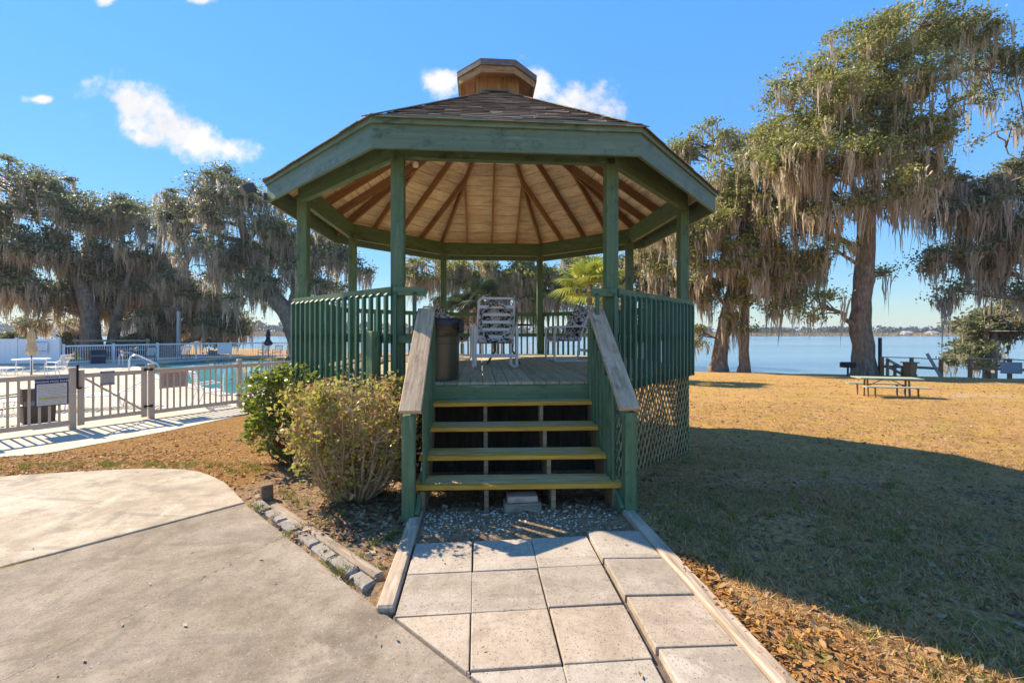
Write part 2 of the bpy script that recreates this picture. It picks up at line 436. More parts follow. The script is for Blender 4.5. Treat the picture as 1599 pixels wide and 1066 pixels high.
# ------------------------------------------------------------------ lake and its far shore
def lake():
    m, g, p = newmat('lake_water'); P = g.pos()
    v = g.vmath('MULTIPLY', P, (.5, 1.6, 1)); n = g.noise(v, .9, 6, .65); band = g.noise(g.vmath('MULTIPLY', P, (.006, .05, 1)), 1, 4)
    c = g.ramp(band, [(.35, (.05, .12, .20)), (.65, (.16, .24, .30))])
    setp(g, p, col=c, rough=.16, spec=.5, ior=1.33, nrm=g.bump(n, .22, .12))
    xs = axis(-2500, 2500, -60, 120, 4, 200); ys = list(np.arange(20, 60, 4)) + list(np.arange(60, 336, 12)) + [336.]
    V = [(x, y, -1.70) for y in ys for x in xs]; k = len(xs)
    F = [(j * k + i, j * k + i + 1, (j + 1) * k + i + 1, (j + 1) * k + i) for j in range(len(ys) - 1) for i in range(k - 1)]
    me = bpy.data.meshes.new('lake'); me.from_pydata(V, [], F); tag(link('lake', me, m), kind='structure')
lake()
def far_shore():
    rng = np.random.default_rng(3)
    # marsh grass: upright blades along the waterline
    n = 26000; x = rng.uniform(-420, 560, n); y = 322 + rng.uniform(0, 1, n) ** .7 * 26; h = rng.uniform(.9, 3.0, n); a = rng.uniform(0, 6.28, n); w = rng.uniform(.25, .6, n)
    z = np.array([gz(a_, b_) for a_, b_ in zip(x, y)])
    dx, dy = np.cos(a) * w, np.sin(a) * w; tp = rng.normal(0, .35, n)
    V = np.stack([np.stack([x - dx, y - dy, z - .2], 1), np.stack([x + dx, y + dy, z - .2], 1), np.stack([x + tp, y, z + h], 1)], 1)
    tag(soup('marsh_grass', V, 3, leafmat('marsh_grass', [(.27, .17, .07), (.40, .27, .11), (.33, .24, .12)], .2, .8)), 'pale brown marsh grass along the far shore of the lake', 'grass')
    # woods behind it
    cs, ss = [], []
    for i in range(520):
        tx = rng.uniform(-620, 640); ty = rng.uniform(372, 470); near = tx < -120
        hgt = rng.uniform(6.5, 8.5) if not near else rng.uniform(9, 13)
        r = rng.uniform(3.5, 6.5); gzv = gz(tx, ty); k = 46
        u = rng.normal(size=(k, 3)); u /= np.linalg.norm(u, axis=1, keepdims=True); u *= rng.uniform(.5, 1, (k, 1))
        cs.append(np.array([tx, ty, gzv + hgt * .55]) + u * np.array([r, r, hgt * .5])); ss.append(np.full(k, rng.uniform(1.9, 3.0)))
    tag(soup('far_woods', leaf_quads(np.concatenate(cs), np.concatenate(ss), .8), 4, leafmat('far_woods', [(.045, .07, .045), (.07, .09, .055), (.09, .10, .07)], .15, .8)), 'low dark woods along the horizon across the lake', 'woods')
    wall = plain('house_wall', (.78, .77, .74), .8); roofm = plain('house_roof', (.33, .30, .29), .9)
    for i, (hx, hy, w, rz) in enumerate([(398, 368, 13, .2), (424, 372, 17, -.1), (447, 366, 12, .3), (468, 371, 15, 0), (372, 374, 11, .1), (345, 369, 9, -.2)]):
        hx, hy, w = hx * .92, hy * .92, w * .6; h = thing('lake_house', ['low white house with a long roof at the far lakeshore', 'widest white house across the lake with a grey roof', 'small pale house behind the marsh with a turned gable', 'white house across the lake facing straight over the water', 'narrow white house at the edge of the far woods', 'smallest pale cottage on the far lakeshore'][i], 'house', (hx, hy, gz(hx, hy)), rz, 'houses across the lake')
        MB().box((0, 0, 1.1), (w, 6, 2.4)).build('wall', wall, h)
        k = w / 2 + .4; MB().add([(-k, -3.5, 2.2), (k, -3.5, 2.2), (k, 3.5, 2.2), (-k, 3.5, 2.2), (-k + 1.2, 0, 3.7), (k - 1.2, 0, 3.7)], [(0, 1, 5, 4), (2, 3, 4, 5), (1, 2, 5), (3, 0, 4), (3, 2, 1, 0)]).build('roof', roofm, h)
        for wx in (-.3, .05, .32): MB().box((wx * w, -3.02, 1.3), (.9, .08, .9)).build('window', plain('house_glass', (.06, .08, .1), .15), h)
far_shore()

# ------------------------------------------------------------------ concrete walk, pavers and timber edging
def concrete(name, cols, crack=None, speck=.45, pits=.5, stain=(.16, .13, .10), bump=.45):
    m, g, p = newmat(name); P = g.pos()
    big = g.noise(P, .9, 6, .62, .6); mid = g.noise(g.vmath('MULTIPLY', P, (1, 1, 1)), 7, 5, .6); fine = g.math('ADD', g.math('MULTIPLY', g.noise(P, 130, 3, .8), .5), g.math('MULTIPLY', g.noise(P, 48, 4, .8), .5))
    c = g.ramp(g.math('ADD', g.math('MULTIPLY', big, .65), g.math('MULTIPLY', mid, .35)), [(.39, cols[0]), (.5, cols[1]), (.61, cols[2])])
    st = g.noise(g.vmath('MULTIPLY', P, (.5, 2.2, 1)), 1.3, 6, .6, 1.2); c = g.mix(g.map(st, .52, .66, 0, .42), c, stain)
    c = g.mix(g.map(g.noise(P, 3.1, 7, .7, .8), .53, .64, 0, .45), c, stain); c = g.mix(g.map(g.noise(P, 1.7, 6, .7, .5), .56, .68, 0, .4), c, [min(.8, k * 1.35) for k in cols[2]])
    c = g.mix(g.map(fine, .49, .62, 0, speck), c, [k * .45 for k in cols[0]])
    c = g.mix(g.map(g.noise(P, 90, 2), .66, .74, 0, .35), c, (.75, .72, .68))
    c = g.mix(g.map(g.vor(P, 1.9), .035, .02, 0, .7), c, (.06, .05, .045))
    c = g.mix(g.map(g.vor(P, 38), .20, .10, 0, pits), c, [k * .3 for k in cols[0]])
    c = g.mix(g.map(g.noise(P, 16, 6, .75), .56, .70, 0, .4), c, [k * .55 for k in cols[0]])
    if crack:
        x, y, z = g.sep(P); (x0, y0), (x1, y1) = crack; L = math.hypot(x1 - x0, y1 - y0); nx, ny = -(y1 - y0) / L, (x1 - x0) / L
        d = g.math('ADD', g.math('ADD', g.math('MULTIPLY', x, nx), g.math('MULTIPLY', y, ny)), -(x0 * nx + y0 * ny))
        d = g.math('ADD', d, g.math('MULTIPLY', g.math('SUBTRACT', g.noise(P, 5, 5, .65), .5), .22))
        c = g.mix(g.map(g.math('ABSOLUTE', d), .0045, .0015, 0, .75), c, (.07, .055, .045))
    setp(g, p, col=c, rough=.9, spec=.2, nrm=g.bump(g.math('ADD', fine, g.math('MULTIPLY', mid, .6)), bump, .006))
    return m
def clip(poly, nx, ny, d):
    """keep nx*x+ny*y >= d"""
    out = []
    for i in range(len(poly)):
        a, b = poly[i], poly[(i + 1) % len(poly)]; fa = nx * a[0] + ny * a[1] - d; fb = nx * b[0] + ny * b[1] - d
        if fa >= 0: out.append(a)
        if fa * fb < 0: t = fa / (fa - fb); out.append((a[0] + (b[0] - a[0]) * t, a[1] + (b[1] - a[1]) * t))
    return out
def prism_obj(name, poly, z1, t, mat, parent=None, bev=.012):
    mb = MB(); cx = sum(p[0] for p in poly) / len(poly); cy = sum(p[1] for p in poly) / len(poly)
    o = mb.prism([(x - cx, y - cy) for x, y in poly], -t, 0).build(name, mat, parent, fix=True)
    o.location = (cx, cy, z1)
    if bev:
        b = o.modifiers.new('edge', 'BEVEL'); b.width = bev; b.segments = 2; b.limit_method = 'ANGLE'; b.angle_limit = R(50)
    return o
walk = tag(bpy.data.objects.new('concrete_walk', None), kind='structure'); COL.objects.link(walk)
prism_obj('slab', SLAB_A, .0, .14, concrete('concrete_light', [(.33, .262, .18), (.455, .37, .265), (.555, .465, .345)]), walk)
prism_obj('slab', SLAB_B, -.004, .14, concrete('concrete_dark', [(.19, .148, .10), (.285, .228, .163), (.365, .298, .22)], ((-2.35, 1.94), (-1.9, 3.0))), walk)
def pv(u, v): q = O + U * u + Vv * v; return (q.x, q.y)
ex, ey = -.143 + .78, 1.9 - 2.45; el = math.hypot(ex, ey); enx, eny = -ey / el, ex / el; ed = enx * -.78 + eny * 2.45 + .006
path = tag(bpy.data.objects.new('paver_path', None), kind='structure'); COL.objects.link(path)
pmats = [concrete('paver_%s' % n, c, None, .5, .8, (.24, .19, .14), .6) for n, c in (('warm', [(.34, .262, .185), (.435, .345, .25), (.505, .41, .31)]), ('pale', [(.36, .292, .217), (.44, .366, .282), (.50, .425, .34)]), ('dull', [(.30, .243, .178), (.39, .32, .245), (.46, .385, .305)]))]
cols_ = [(-.425, -.006, 0, 0), (.0, .432, 0, 0), (.437, .87, .004, 0), (.888, 1.31, .012, .03)]
k = 0
for ci, (u0, u1, dz, tilt) in enumerate(cols_):
    for r in range(6):
        k += 1; j = (random.uniform(-.004, .004), random.uniform(-.004, .004))
        off = {3: .045}.get(ci, 0) + j[1]; uo = j[0] + (.012 * r if ci == 3 else 0)
        q = [pv(u0 + uo, -.41 * r + off), pv(u1 + uo, -.41 * r + off), pv(u1 + uo, -.41 * r - .403 + off), pv(u0 + uo, -.41 * r - .403 + off)]
        q = clip(q, enx, eny, ed)
        if len(q) < 3: continue
        o = prism_obj('paver', q, .012 + dz + random.uniform(-.002, .003), .05, pmats[k % 3], path, .006)
        o.rotation_euler = Matrix.Rotation(tilt + random.uniform(-.006, .006), 3, Vector((Vv.x, Vv.y, 0))).to_euler() if True else None
        if ci == 3: o.rotation_euler.x += random.uniform(-.012, .012)
prism_obj('bedding', [pv(-.44, .02), pv(1.38, .03), pv(1.5, -2.6), pv(.6, -2.6), pv(-.44, -.9)], -.012, .05, plain('joint_dirt', (.12, .09, .065), .95, var=.4, scale=20), path, 0)
timber = wood('weathered_timber', [(.20, .145, .095), (.38, .29, .205), (.54, .43, .32)], .9, 2.5, 30, .6)
def edging(label, p0, p1, w, h, z):
    o = board('landscape_timber', (*p0, z), (*p1, z), w, h, timber, None, ch=.012); return tag(o, label, 'timber', 'timbers edging the paths')
edging('grey landscape timber along the left side of the paver path', (-.85, 3.9), (-.722, 2.40), .105, .12, -.028)
edging('long grey landscape timber along the lawn side of the paver path', (.985, 3.98), (1.42, .2), .10, .12, -.022)
edging('short weathered timber set behind the border stones of the concrete walk', (-2.18, 3.86), (-.86, 2.74), .075, .10, -.028)
stone_m = concrete('border_stone', [(.20, .165, .13), (.30, .255, .205), (.40, .345, .285)], None, .5, .6, (.16, .15, .14), .7)
ax, ay = -2.42, 3.92; bx_, by_ = -.90, 2.60; t = 0.; i = 0
LBL = ['first grey border stone of the walk edge, beside the wooden stub', 'second grey border stone along the walk from the wooden stub', 'third grey border stone along the walk from the wooden stub', 'fourth grey border stone along the walk from the wooden stub', 'fifth grey border stone along the walk from the wooden stub', 'sixth grey border stone along the walk from the wooden stub', 'last grey border stone, nearest the paver path timber']
for i, (t0, t1) in enumerate([(0, .13), (.145, .30), (.31, .44), (.45, .60), (.61, .74), (.755, .88), (.89, .985)]):
    mb = MB(); L = (t1 - t0) * 2.013; V, F = chbox(L / 2, .048, .05, .014)
    V = [(x + .02 * noise.noise(Vector((x * 9, y * 9, i))), y + .01 * noise.noise(Vector((x * 9 + 5, y * 9, i))), z + .008 * noise.noise(Vector((x * 7, y * 7, i + 9)))) for x, y, z in V]
    o = mb.add(V, F).build('border_stone', stone_m); tm = (t0 + t1) / 2
    o.location = (ax + (bx_ - ax) * tm + .035, ay + (by_ - ay) * tm + .03, -.036 + random.uniform(-.006, .004)); o.rotation_euler = (random.uniform(-.05, .05), random.uniform(-.03, .03), math.atan2(by_ - ay, bx_ - ax) + random.uniform(-.04, .04))
    tag(o, LBL[i], 'stone', 'border stones of the walk')
stub = tag(MB().box((0, 0, .04), (.10, .085, .17), .4, .008).build('wooden_stub', wood('stub_wood', [(.12, .08, .05), (.24, .16, .10), (.33, .25, .17)], .9, 6, 20, .6)), 'short brown wooden stub standing at the corner of the walk', 'wood block')
stub.location = (-2.36, 4.06, .0); stub.rotation_euler = (0, 0, .3)
# white pebbles and crumbs of shell in front of the steps
def pebbles():
    rng = np.random.default_rng(5); n = 700; ico = bmesh.new(); bmesh.ops.create_icosphere(ico, subdivisions=1, radius=1)
    iv = np.array([v.co[:] for v in ico.verts]); fi = np.array([[v.index for v in f.verts] for f in ico.faces]); ico.free()
    out = []
    for i in range(n):
        u = rng.uniform(-.42, 1.2); v = rng.beta(2.2, 1.3) * .62 + .02; x, y = pv(u, v)
        if rng.uniform() > .35 + .65 * max(0, noise.noise(Vector((x * 4, y * 4, 2))) + .45): continue
        s = rng.uniform(.0035, .009) * (1.6 if rng.uniform() < .15 else 1); a = rng.uniform(0, 6.28); ca, sa = math.cos(a), math.sin(a)
        q = iv * (1 + rng.normal(0, .16, iv.shape)) * np.array([s * 1.4, s, s * .7]); q = np.stack([q[:, 0] * ca - q[:, 1] * sa, q[:, 0] * sa + q[:, 1] * ca, q[:, 2]], 1) + np.array([x, y, max(gz(x, y), -.02) + s * .12])
        out.append(q[fi].reshape(-1, 3))
    tag(soup('white_gravel', np.concatenate(out), 3, plain('white_pebble', (.62, .53, .42), .85, var=.3, scale=60)), 'loose white pebbles scattered on the dirt before the steps', 'gravel')
pebbles()

# ------------------------------------------------------------------ the gazebo
bare = (.36, .30, .25)
GREEN = wood('green_paint', [(.07, .128, .058), (.098, .164, .078), (.138, .205, .106)], .62, 1.6, 26, .25, (.34, .34, .26), (.55, .74), .35, .8)
GREEN_TRIM = wood('green_paint_fascia', [(.095, .15, .09), (.122, .184, .114), (.155, .22, .142)], .55, .8, 22, .2, (.28, .30, .27), (.53, .76), .4, .9)
GREEN_DARK = wood('green_paint_baluster', [(.032, .098, .056), (.046, .126, .074), (.064, .155, .095)], .5, 3, 30, .15, (.2, .26, .22), (.68, .8), .4, .3)
DECK = wood('deck_boards', [(.24, .215, .12), (.38, .33, .19), (.53, .45, .275)], .85, 2, 40, .4, (.54, .42, .27), (.48, .68), .2)
RAFTER = wood('rafter_wood', [(.20, .10, .045), (.34, .185, .09), (.44, .265, .14)], .75, 1.6, 45, .3)
SHEATH = wood('sheathing_ply', [(.46, .37, .275), (.74, .63, .50), (.86, .77, .65)], .8, 2.4, 13, .25)
CUPOLA = wood('cupola_wood', [(.16, .10, .045), (.32, .205, .095), (.44, .31, .165)], .85, 3, 40, .5)
HANDRAIL = wood('handrail_bare', [(.33, .215, .12), (.58, .41, .25), (.74, .56, .37)], .85, 3, 50, .7, (.05, .13, .12), (.60, .70), .2, .6)
LATT = wood('lattice_wood', [(.24, .155, .06), (.38, .26, .115), (.49, .355, .175)], .85, 4, 60, .4)
STRING = wood('stringer_wood', [(.15, .105, .055), (.28, .20, .11), (.40, .29, .165)], .9, 3, 30, .5)
def tread_mat():
    m, g, p = newmat('worn_yellow_tread'); v = g.objvec((3, 34, 34)); tc = g.node('ShaderNodeTexCoord').outputs['Object']; x, y, z = g.sep(tc)
    gr = g.noise(v, 1, 6, .65, .4); b = g.noise(g.objvec((2.2, 6, 6), 31), 1, 5, .6)
    greyw = g.ramp(gr, [(.3, (.31, .19, .085)), (.5, (.55, .37, .175)), (.7, (.70, .51, .27))]); yel = g.ramp(gr, [(.3, (.44, .215, .03)), (.6, (.70, .37, .05)), (.8, (.76, .47, .11))])
    edge = g.map(y, -.06, -.125); ends = g.map(g.math('ABSOLUTE', x), .45, .95)
    k = g.math('ADD', g.math('MULTIPLY', edge, .38), g.math('ADD', g.math('MULTIPLY', ends, .16), g.math('MULTIPLY', b, .95)))
    side = g.map(y, -.1405, -.1425)
    k = g.math('ADD', k, g.math('MULTIPLY', side, .35))
    c = g.mix(g.map(k, .42, .70), greyw, yel); c = g.mix(g.map(g.noise(g.objvec((2, 16, 16), 12), 2, 6, .7), .58, .72, 0, .6), c, (.10, .085, .05))
    setp(g, p, col=c, rough=.8, spec=.25, nrm=g.bump(gr, .5, .004)); return m
TREAD = tread_mat()
UNDERSHADE = wood('under_deck_shade', [(.022, .018, .012), (.04, .03, .02), (.06, .048, .034)], .9, 3, 30, .5)  # near-black: the shade under the deck is put into the board colour
def shingle_mat():
    m, g, p = newmat('asphalt_shingle'); r = g.rand(); P = g.pos(); f = g.noise(P, 160, 3, .8)
    c = g.ramp(r, [(0, (.13, .092, .068)), (.4, (.25, .18, .135)), (.75, (.35, .265, .20)), (1, (.46, .37, .285))])
    c = g.mix(g.map(f, .35, .65, 0, .6), c, (.33, .29, .24)); c = g.mix(g.map(g.noise(P, 4, 5), .55, .7, 0, .4), c, (.06, .055, .04))
    setp(g, p, col=c, rough=.95, spec=.1, nrm=g.bump(f, .6, .006)); return m
SHING = shingle_mat()
ZD = 1.035
gaz = thing('gazebo', 'octagonal green wooden gazebo with shingled roof, cupola and yellow steps', 'gazebo', (-.28, 7.65, 0), R(4.3))
PI = math.pi
def ov(a, k, z=0.):
    r = a / math.cos(PI / 8); an = R(-90 + 45 * k - 22.5); return Vector((r * math.cos(an), r * math.sin(an), z))
def fr(k):
    n = R(-90 + 45 * k); N = Vector((math.cos(n), math.sin(n), 0)); T = Vector((-N.y, N.x, 0)); return N, T
def ring(name, ao, ai, z1, h, mat, parent=gaz, faces=range(8), u=None):
    out = []
    for k in faces:
        q = [ov(ao, k, z1), ov(ao, k + 1, z1), ov(ai, k + 1, z1), ov(ai, k, z1)]
        out.append(plank(name, q, h, mat, parent))
    return out
AE, SL, ZE = 3.33, .663, 3.735
def ZR(a): return ZE + (AE - a) * SL
th = math.atan(SL); cth, sth = math.cos(th), math.sin(th)
# posts
for k in range(8):
    v = ov(2.897, k); g0 = gz(*(gaz.matrix_basis @ v).xy) - .25 if False else -.45
    board('post', (v.x, v.y, g0), (v.x, v.y, 3.56), .14, .14, GREEN, gaz, (0, 1, 0), .006)
ring('header_beam', 2.967, 2.887, 3.80, .31, GREEN)
ring('fascia_board', AE, AE - .035, 3.672, .237, GREEN_TRIM)
ring('fascia_trim', AE + .026, AE - .012, 3.765, .092, GREEN_TRIM)
# ceiling boards, rafters
for k in range(8):
    N, T = fr(k); n = (N * sth + Vector((0, 0, cth))).normalized()
    a0 = AE - .04; nb = 13; st = (a0 - .34) / nb
    for i in range(nb):
        o_, i_ = a0 - st * i - .005, a0 - st * (i + 1) + .005
        def pt(a, s, kk): v = ov(a, k + s); return Vector((v.x, v.y, ZR(a)))
        plank('ceiling_board', [pt(o_, 0, k), pt(o_, 1, k), pt(i_, 1, k), pt(i_, 0, k)], .019, SHEATH, gaz)
    for off in (0, -.62, .62):
        ai = .36 if off == 0 else abs(off) / math.tan(PI / 8) + .05
        p0 = N * (AE - .045) + T * off; p1 = N * ai + T * off
        p0.z, p1.z = ZR(AE - .045), ZR(ai); d = n * (.021 + .07)
        board('rafter', p0 - d, p1 - d, .038, .14, RAFTER, gaz, n)
    p0, p1 = ov(AE - .05, k), ov(.36, k); p0.z, p1.z = ZR(AE - .05) - .125, ZR(.36) - .125
    board('hip_rafter', p0, p1, .04, .15, RAFTER, gaz)
# shingles: the front slope tab by tab, the other slopes as one covering
def shingles():
    rng = random.Random(4); soupv = []
    for k in range(8):
        N, T = fr(k); n = (N * sth + Vector((0, 0, cth))); S = (N * -cth + Vector((0, 0, sth)))
        a_start = AE + .05; rows = 24; ex = .146
        for r in range(rows):
            s0 = r * ex; a0 = a_start - s0 * cth; a1 = a_start - (s0 + ex * 1.25) * cth
            if a1 < .36: break
            h0, h1 = a0 * math.tan(PI / 8), a1 * math.tan(PI / 8); u = -h0 - rng.uniform(0, .3)
            while u < h0:
                w = rng.choice((.14, .2, .26, .32)); l0, l1 = max(u, -h0), min(u + w - .004, h0)
                m0, m1 = max(u, -h1), min(u + w - .004, h1); u += w
                if l1 - l0 < .01 or m1 - m0 < .005: continue
                lift = .018 + rng.uniform(0, .008)
                def P(uu, a, s, up): q = N * a + T * uu; q.z = ZR(a); return q + n * up
                q = [P(l0, a0, 0, lift + .006), P(l1, a0, 0, lift + .006 + rng.uniform(-.003, .003)), P(m1, a1, 0, .010), P(m0, a1, 0, .010)]
                if k == 0: plank('shingle', q, .009, SHING, gaz, n)
                else:
                    b = [x - n * .009 for x in q]
                    for f in ((q[0], q[1], q[2], q[3]), (q[0], b[0], b[1], q[1]), (b[0], q[0], q[3], b[3]), (q[1], b[1], b[2], q[2])): soupv += [tuple(x) for x in f]
    soup('shingles', np.array(soupv), 4, SHING, gaz)
    for k in range(8):
        p0, p1 = ov(AE + .05, k), ov(.42, k); p0.z, p1.z = ZR(AE + .05) + .026, ZR(.42) + .026
        L = (p1 - p0); m = 17
        for i in range(m):
            a, b = p0 + L * (i / m), p0 + L * ((i + 1.25) / m); board('hip_cap', a + Vector((0, 0, .006)), b, .17, .010, SHING, gaz)
shingles()
# cupola
cup = bpy.data.objects.new('cupola', None); COL.objects.link(cup); cup.parent = gaz
for s in range(4):
    an = s * PI / 2; rot = Matrix.Rotation(an, 4, 'Z')
    for j in range(5):
        x0 = -.365 + .146 * j; o = board('wall_board', rot @ Vector((x0 + .073, -.36, 5.40)), rot @ Vector((x0 + .073, -.36, 6.0)), .144, .02, CUPOLA, cup, rot @ Vector((0, -1, 0)))
def cring(name, ao, ai, z1, h, mat):
    for k in range(8): plank(name, [ov(ao, k, z1), ov(ao, k + 1, z1), ov(ai, k + 1, z1), ov(ai, k, z1)], h, mat, cup)
cring('eave_trim', .665, .635, 5.985, .105, CUPOLA)
cring('drip_edge', .695, .60, 6.075, .088, plain('weathered_drip', (.15, .14, .135), .9, var=.4, scale=14, bump=.5))
for k in range(8):
    plank('soffit_board', [ov(.64, k, 5.975), ov(.64, k + 1, 5.975), ov(.30, k + 1, 6.0), ov(.30, k, 6.0)], .012, RAFTER, cup)
    plank('roof_slope', [ov(.70, k, 6.083), ov(.70, k + 1, 6.083), Vector((0, 0, 6.42))], .01, SHING, cup)
cring('flashing', .46, .36, 5.715, .02, plain('lead_flashing', (.16, .15, .14), .7, var=.3))
# floor
def floor():
    w = .142; x = -2.96
    def yl(xx):
        a = 2.985; xx = abs(xx); h = a * math.tan(PI / 8)
        return a if xx <= h else max(0.02, a - (xx - h)) if xx <= a else 0.02
    while x < 2.96:
        x1 = min(x + w - .007, 2.97); q = [(x, -yl(x), ZD), (x1, -yl(x1), ZD)]; h = 2.985 * math.tan(PI / 8)
        for kx in (-h, h):
            if x < kx < x1: q.insert(1, (kx, -yl(kx), ZD))
        q += [(p[0], -p[1], ZD) for p in q[::-1]]
        plank('floor_board', q, .03, DECK, gaz); x += w
floor()
ring('rim_board', 3.012, 2.972, ZD - .033, .165, GREEN, faces=[0])
ring('rim_board', 3.012, 2.972, ZD - .033, .085, GREEN, faces=range(1, 8))
for x in (-1.9, -.95, 0, .95, 1.9): board('joist', (x, -2.6 if abs(x) < 1.3 else -1.9, ZD - .13), (x, 2.6 if abs(x) < 1.3 else 1.9, ZD - .13), .04, .18, STRING, gaz)
for x in (-1.4, 1.4):
    for y in (-1.2, 1.2): board('pier', (x, y, -.6), (x, y, ZD - .22), .14, .14, STRING, gaz, (0, 1, 0))
# railing
BAL = {}
def baluster_mesh(h):
    if h not in BAL:
        s = .019; V = [(-s, -s, 0), (s, -s, 0), (s, s, 0), (-s, s, 0), (-s, -s, h - .03), (s, -s, h - .03), (s, s, h), (-s, s, h)]
        me = bpy.data.meshes.new('baluster'); me.from_pydata([(z - h / 2, x, y) for x, y, z in V], [], [(3, 2, 1, 0), (4, 5, 6, 7), (0, 1, 5, 4), (1, 2, 6, 5), (2, 3, 7, 6), (3, 0, 4, 7)])
        me.materials.append(GREEN_DARK); BAL[h] = me
    return BAL[h]
def baluster(k, u, a=3.052, z0=ZD - .115, h=1.10, par=gaz):
    N, T = fr(k); p = N * a + T * u; m = Matrix.Identity(4)
    X, Y, Z = Vector((0, 0, 1)), T, -N      # local x up, local z inwards
    for i, ax_ in enumerate((X, Y, Z)): m[0][i], m[1][i], m[2][i] = ax_
    jit = Matrix.Rotation(random.uniform(-.006, .006), 4, N)
    m = Matrix.Translation(p + Vector((0, 0, z0 + h / 2 + random.uniform(-.004, .004)))) @ jit.to_3x3().to_4x4() @ m
    return link('baluster', baluster_mesh(h), None, par, m)
for k in range(1, 8):
    plank('top_rail', [ov(3.030, k, ZD + 1.04), ov(3.030, k + 1, ZD + 1.04), ov(2.97, k + 1, ZD + 1.04), ov(2.97, k, ZD + 1.04)], .092, GREEN, gaz)
    plank('middle_rail', [ov(3.030, k, ZD + .52), ov(3.030, k + 1, ZD + .52), ov(2.99, k + 1, ZD + .52), ov(2.99, k, ZD + .52)], .088, GREEN, gaz)
    for i in range(17): baluster(k, -1.20 + .15 * i)
for s in (-1, 1):
    for (zt, hh) in ((1.04, .092), (.52, .088)): board('top_rail' if zt > 1 else 'middle_rail', (s * 1.235, -3.005, ZD + zt - hh / 2), (s * .885 + .06 * (s > 0), -3.005, ZD + zt - hh / 2), .05, hh, GREEN, gaz)
    for u in (1.205, 1.0): baluster(0, s * u)
N7, T7 = fr(7); q = N7 * 3.12 + T7 * 1.05
board('short_post', (q.x, q.y, ZD - .16), (q.x, q.y, ZD + .56), .125, .09, GREEN, gaz, N7)
# lattice skirt
def lattice():
    z1, sp, w = ZD - .10, .122, .028; rest = MB()
    for k in range(1, 8):
        N, T = fr(k); hw = 2.985 * math.tan(PI / 8) - .01; mids = [gaz.matrix_basis @ (N * 2.985 + T * u) for u in (-hw, 0, hw)]
        z0 = -.40 if k not in (1, 7) else -.30; H = z1 - z0
        for layer, s in ((0, 1), (1, -1)):
            a = 2.985 - layer * .009; c = -hw - H
            while c < hw + H:
                # line u = c + s*(z-z0)*tan, lean 58 degrees off the level
                tn = .62; pts = []
                for z in (z0, z1): pts.append((c + s * (z - z0) * tn, z))
                (u0, za), (u1, zb) = pts
                def cut(u0, za, u1, zb):
                    t0, t1 = 0., 1.
                    for bound, sg in ((-hw, 1), (hw, -1)):
                        f0, f1 = sg * (u0 - bound), sg * (u1 - bound)
                        if f0 < 0 and f1 < 0: return None
                        if f0 < 0: t0 = max(t0, f0 / (f0 - f1))
                        if f1 < 0: t1 = min(t1, f0 / (f0 - f1))
                    if t1 - t0 < .04: return None
                    return (u0 + (u1 - u0) * t0, za + (zb - za) * t0, u0 + (u1 - u0) * t1, za + (zb - za) * t1)
                r = cut(u0, za, u1, zb)
                if r:
                    A = N * a + T * r[0]; A.z = r[1]; B = N * a + T * r[2]; B.z = r[3]
                    if k in (1, 7): board('lattice_slat', A, B, w, .008, LATT, gaz, N, .002)
                    else: rest.bar(A, B, w, .008, N)
                c += sp
        A = N * 2.985 - T * hw; B = N * 2.985 + T * hw; A.z = B.z = z1 - .0
        board('skirt_batten', A + N * .014, B + N * .014, .04, .018, LATT, gaz, N)
    tag(rest.build('lattice', LATT, gaz), kind='stuff')
lattice()
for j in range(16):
    x0 = -1.14 + .143 * j; board('dark_backing', (x0 + .07, -2.55 - .004 * (j % 2), -.25), (x0 + .07, -2.55 - .004 * (j % 2), ZD - .06), .15, .016, UNDERSHADE, gaz, (0, 1, 0))  # boards added behind the steps to keep the space under the deck dark
# steps: treads, stringers, side boards, handrails, newels
SX = .06
for i, (y, z, rl) in enumerate([(-3.18, .845, .001), (-3.42, .632, -.006), (-3.69, .425, -.009), (-3.93, .236, -.011)]):
    w = [1.80, 1.82, 1.84, 1.86][i]
    o = link('tread', boxmesh(w, .285, .04, TREAD, .006), None, gaz, Matrix.Translation((SX, y + .142, z - .02)) @ Matrix.Rotation(-rl, 4, 'Y') @ Matrix.Rotation(rl * 1.2, 4, 'Z') @ Matrix.Rotation(.008, 4, 'X'))
prof = [(-3.93 + .02, -.03), (-3.93 + .02, .19), (-3.66, .19), (-3.66, .378), (-3.40, .378), (-3.40, .588), (-3.15, .588), (-3.15, .80), (-3.02, .80), (-3.02, .55), (-3.5, -.03)]
for x in (-.86, -.30, .30, .86):
    m = Matrix(((0, 0, 1, SX + x), (1, 0, 0, 0), (0, 1, 0, 0), (0, 0, 0, 1)))
    MB().prism(prof, -.019, .019, m).build('stringer', STRING, gaz, fix=True)
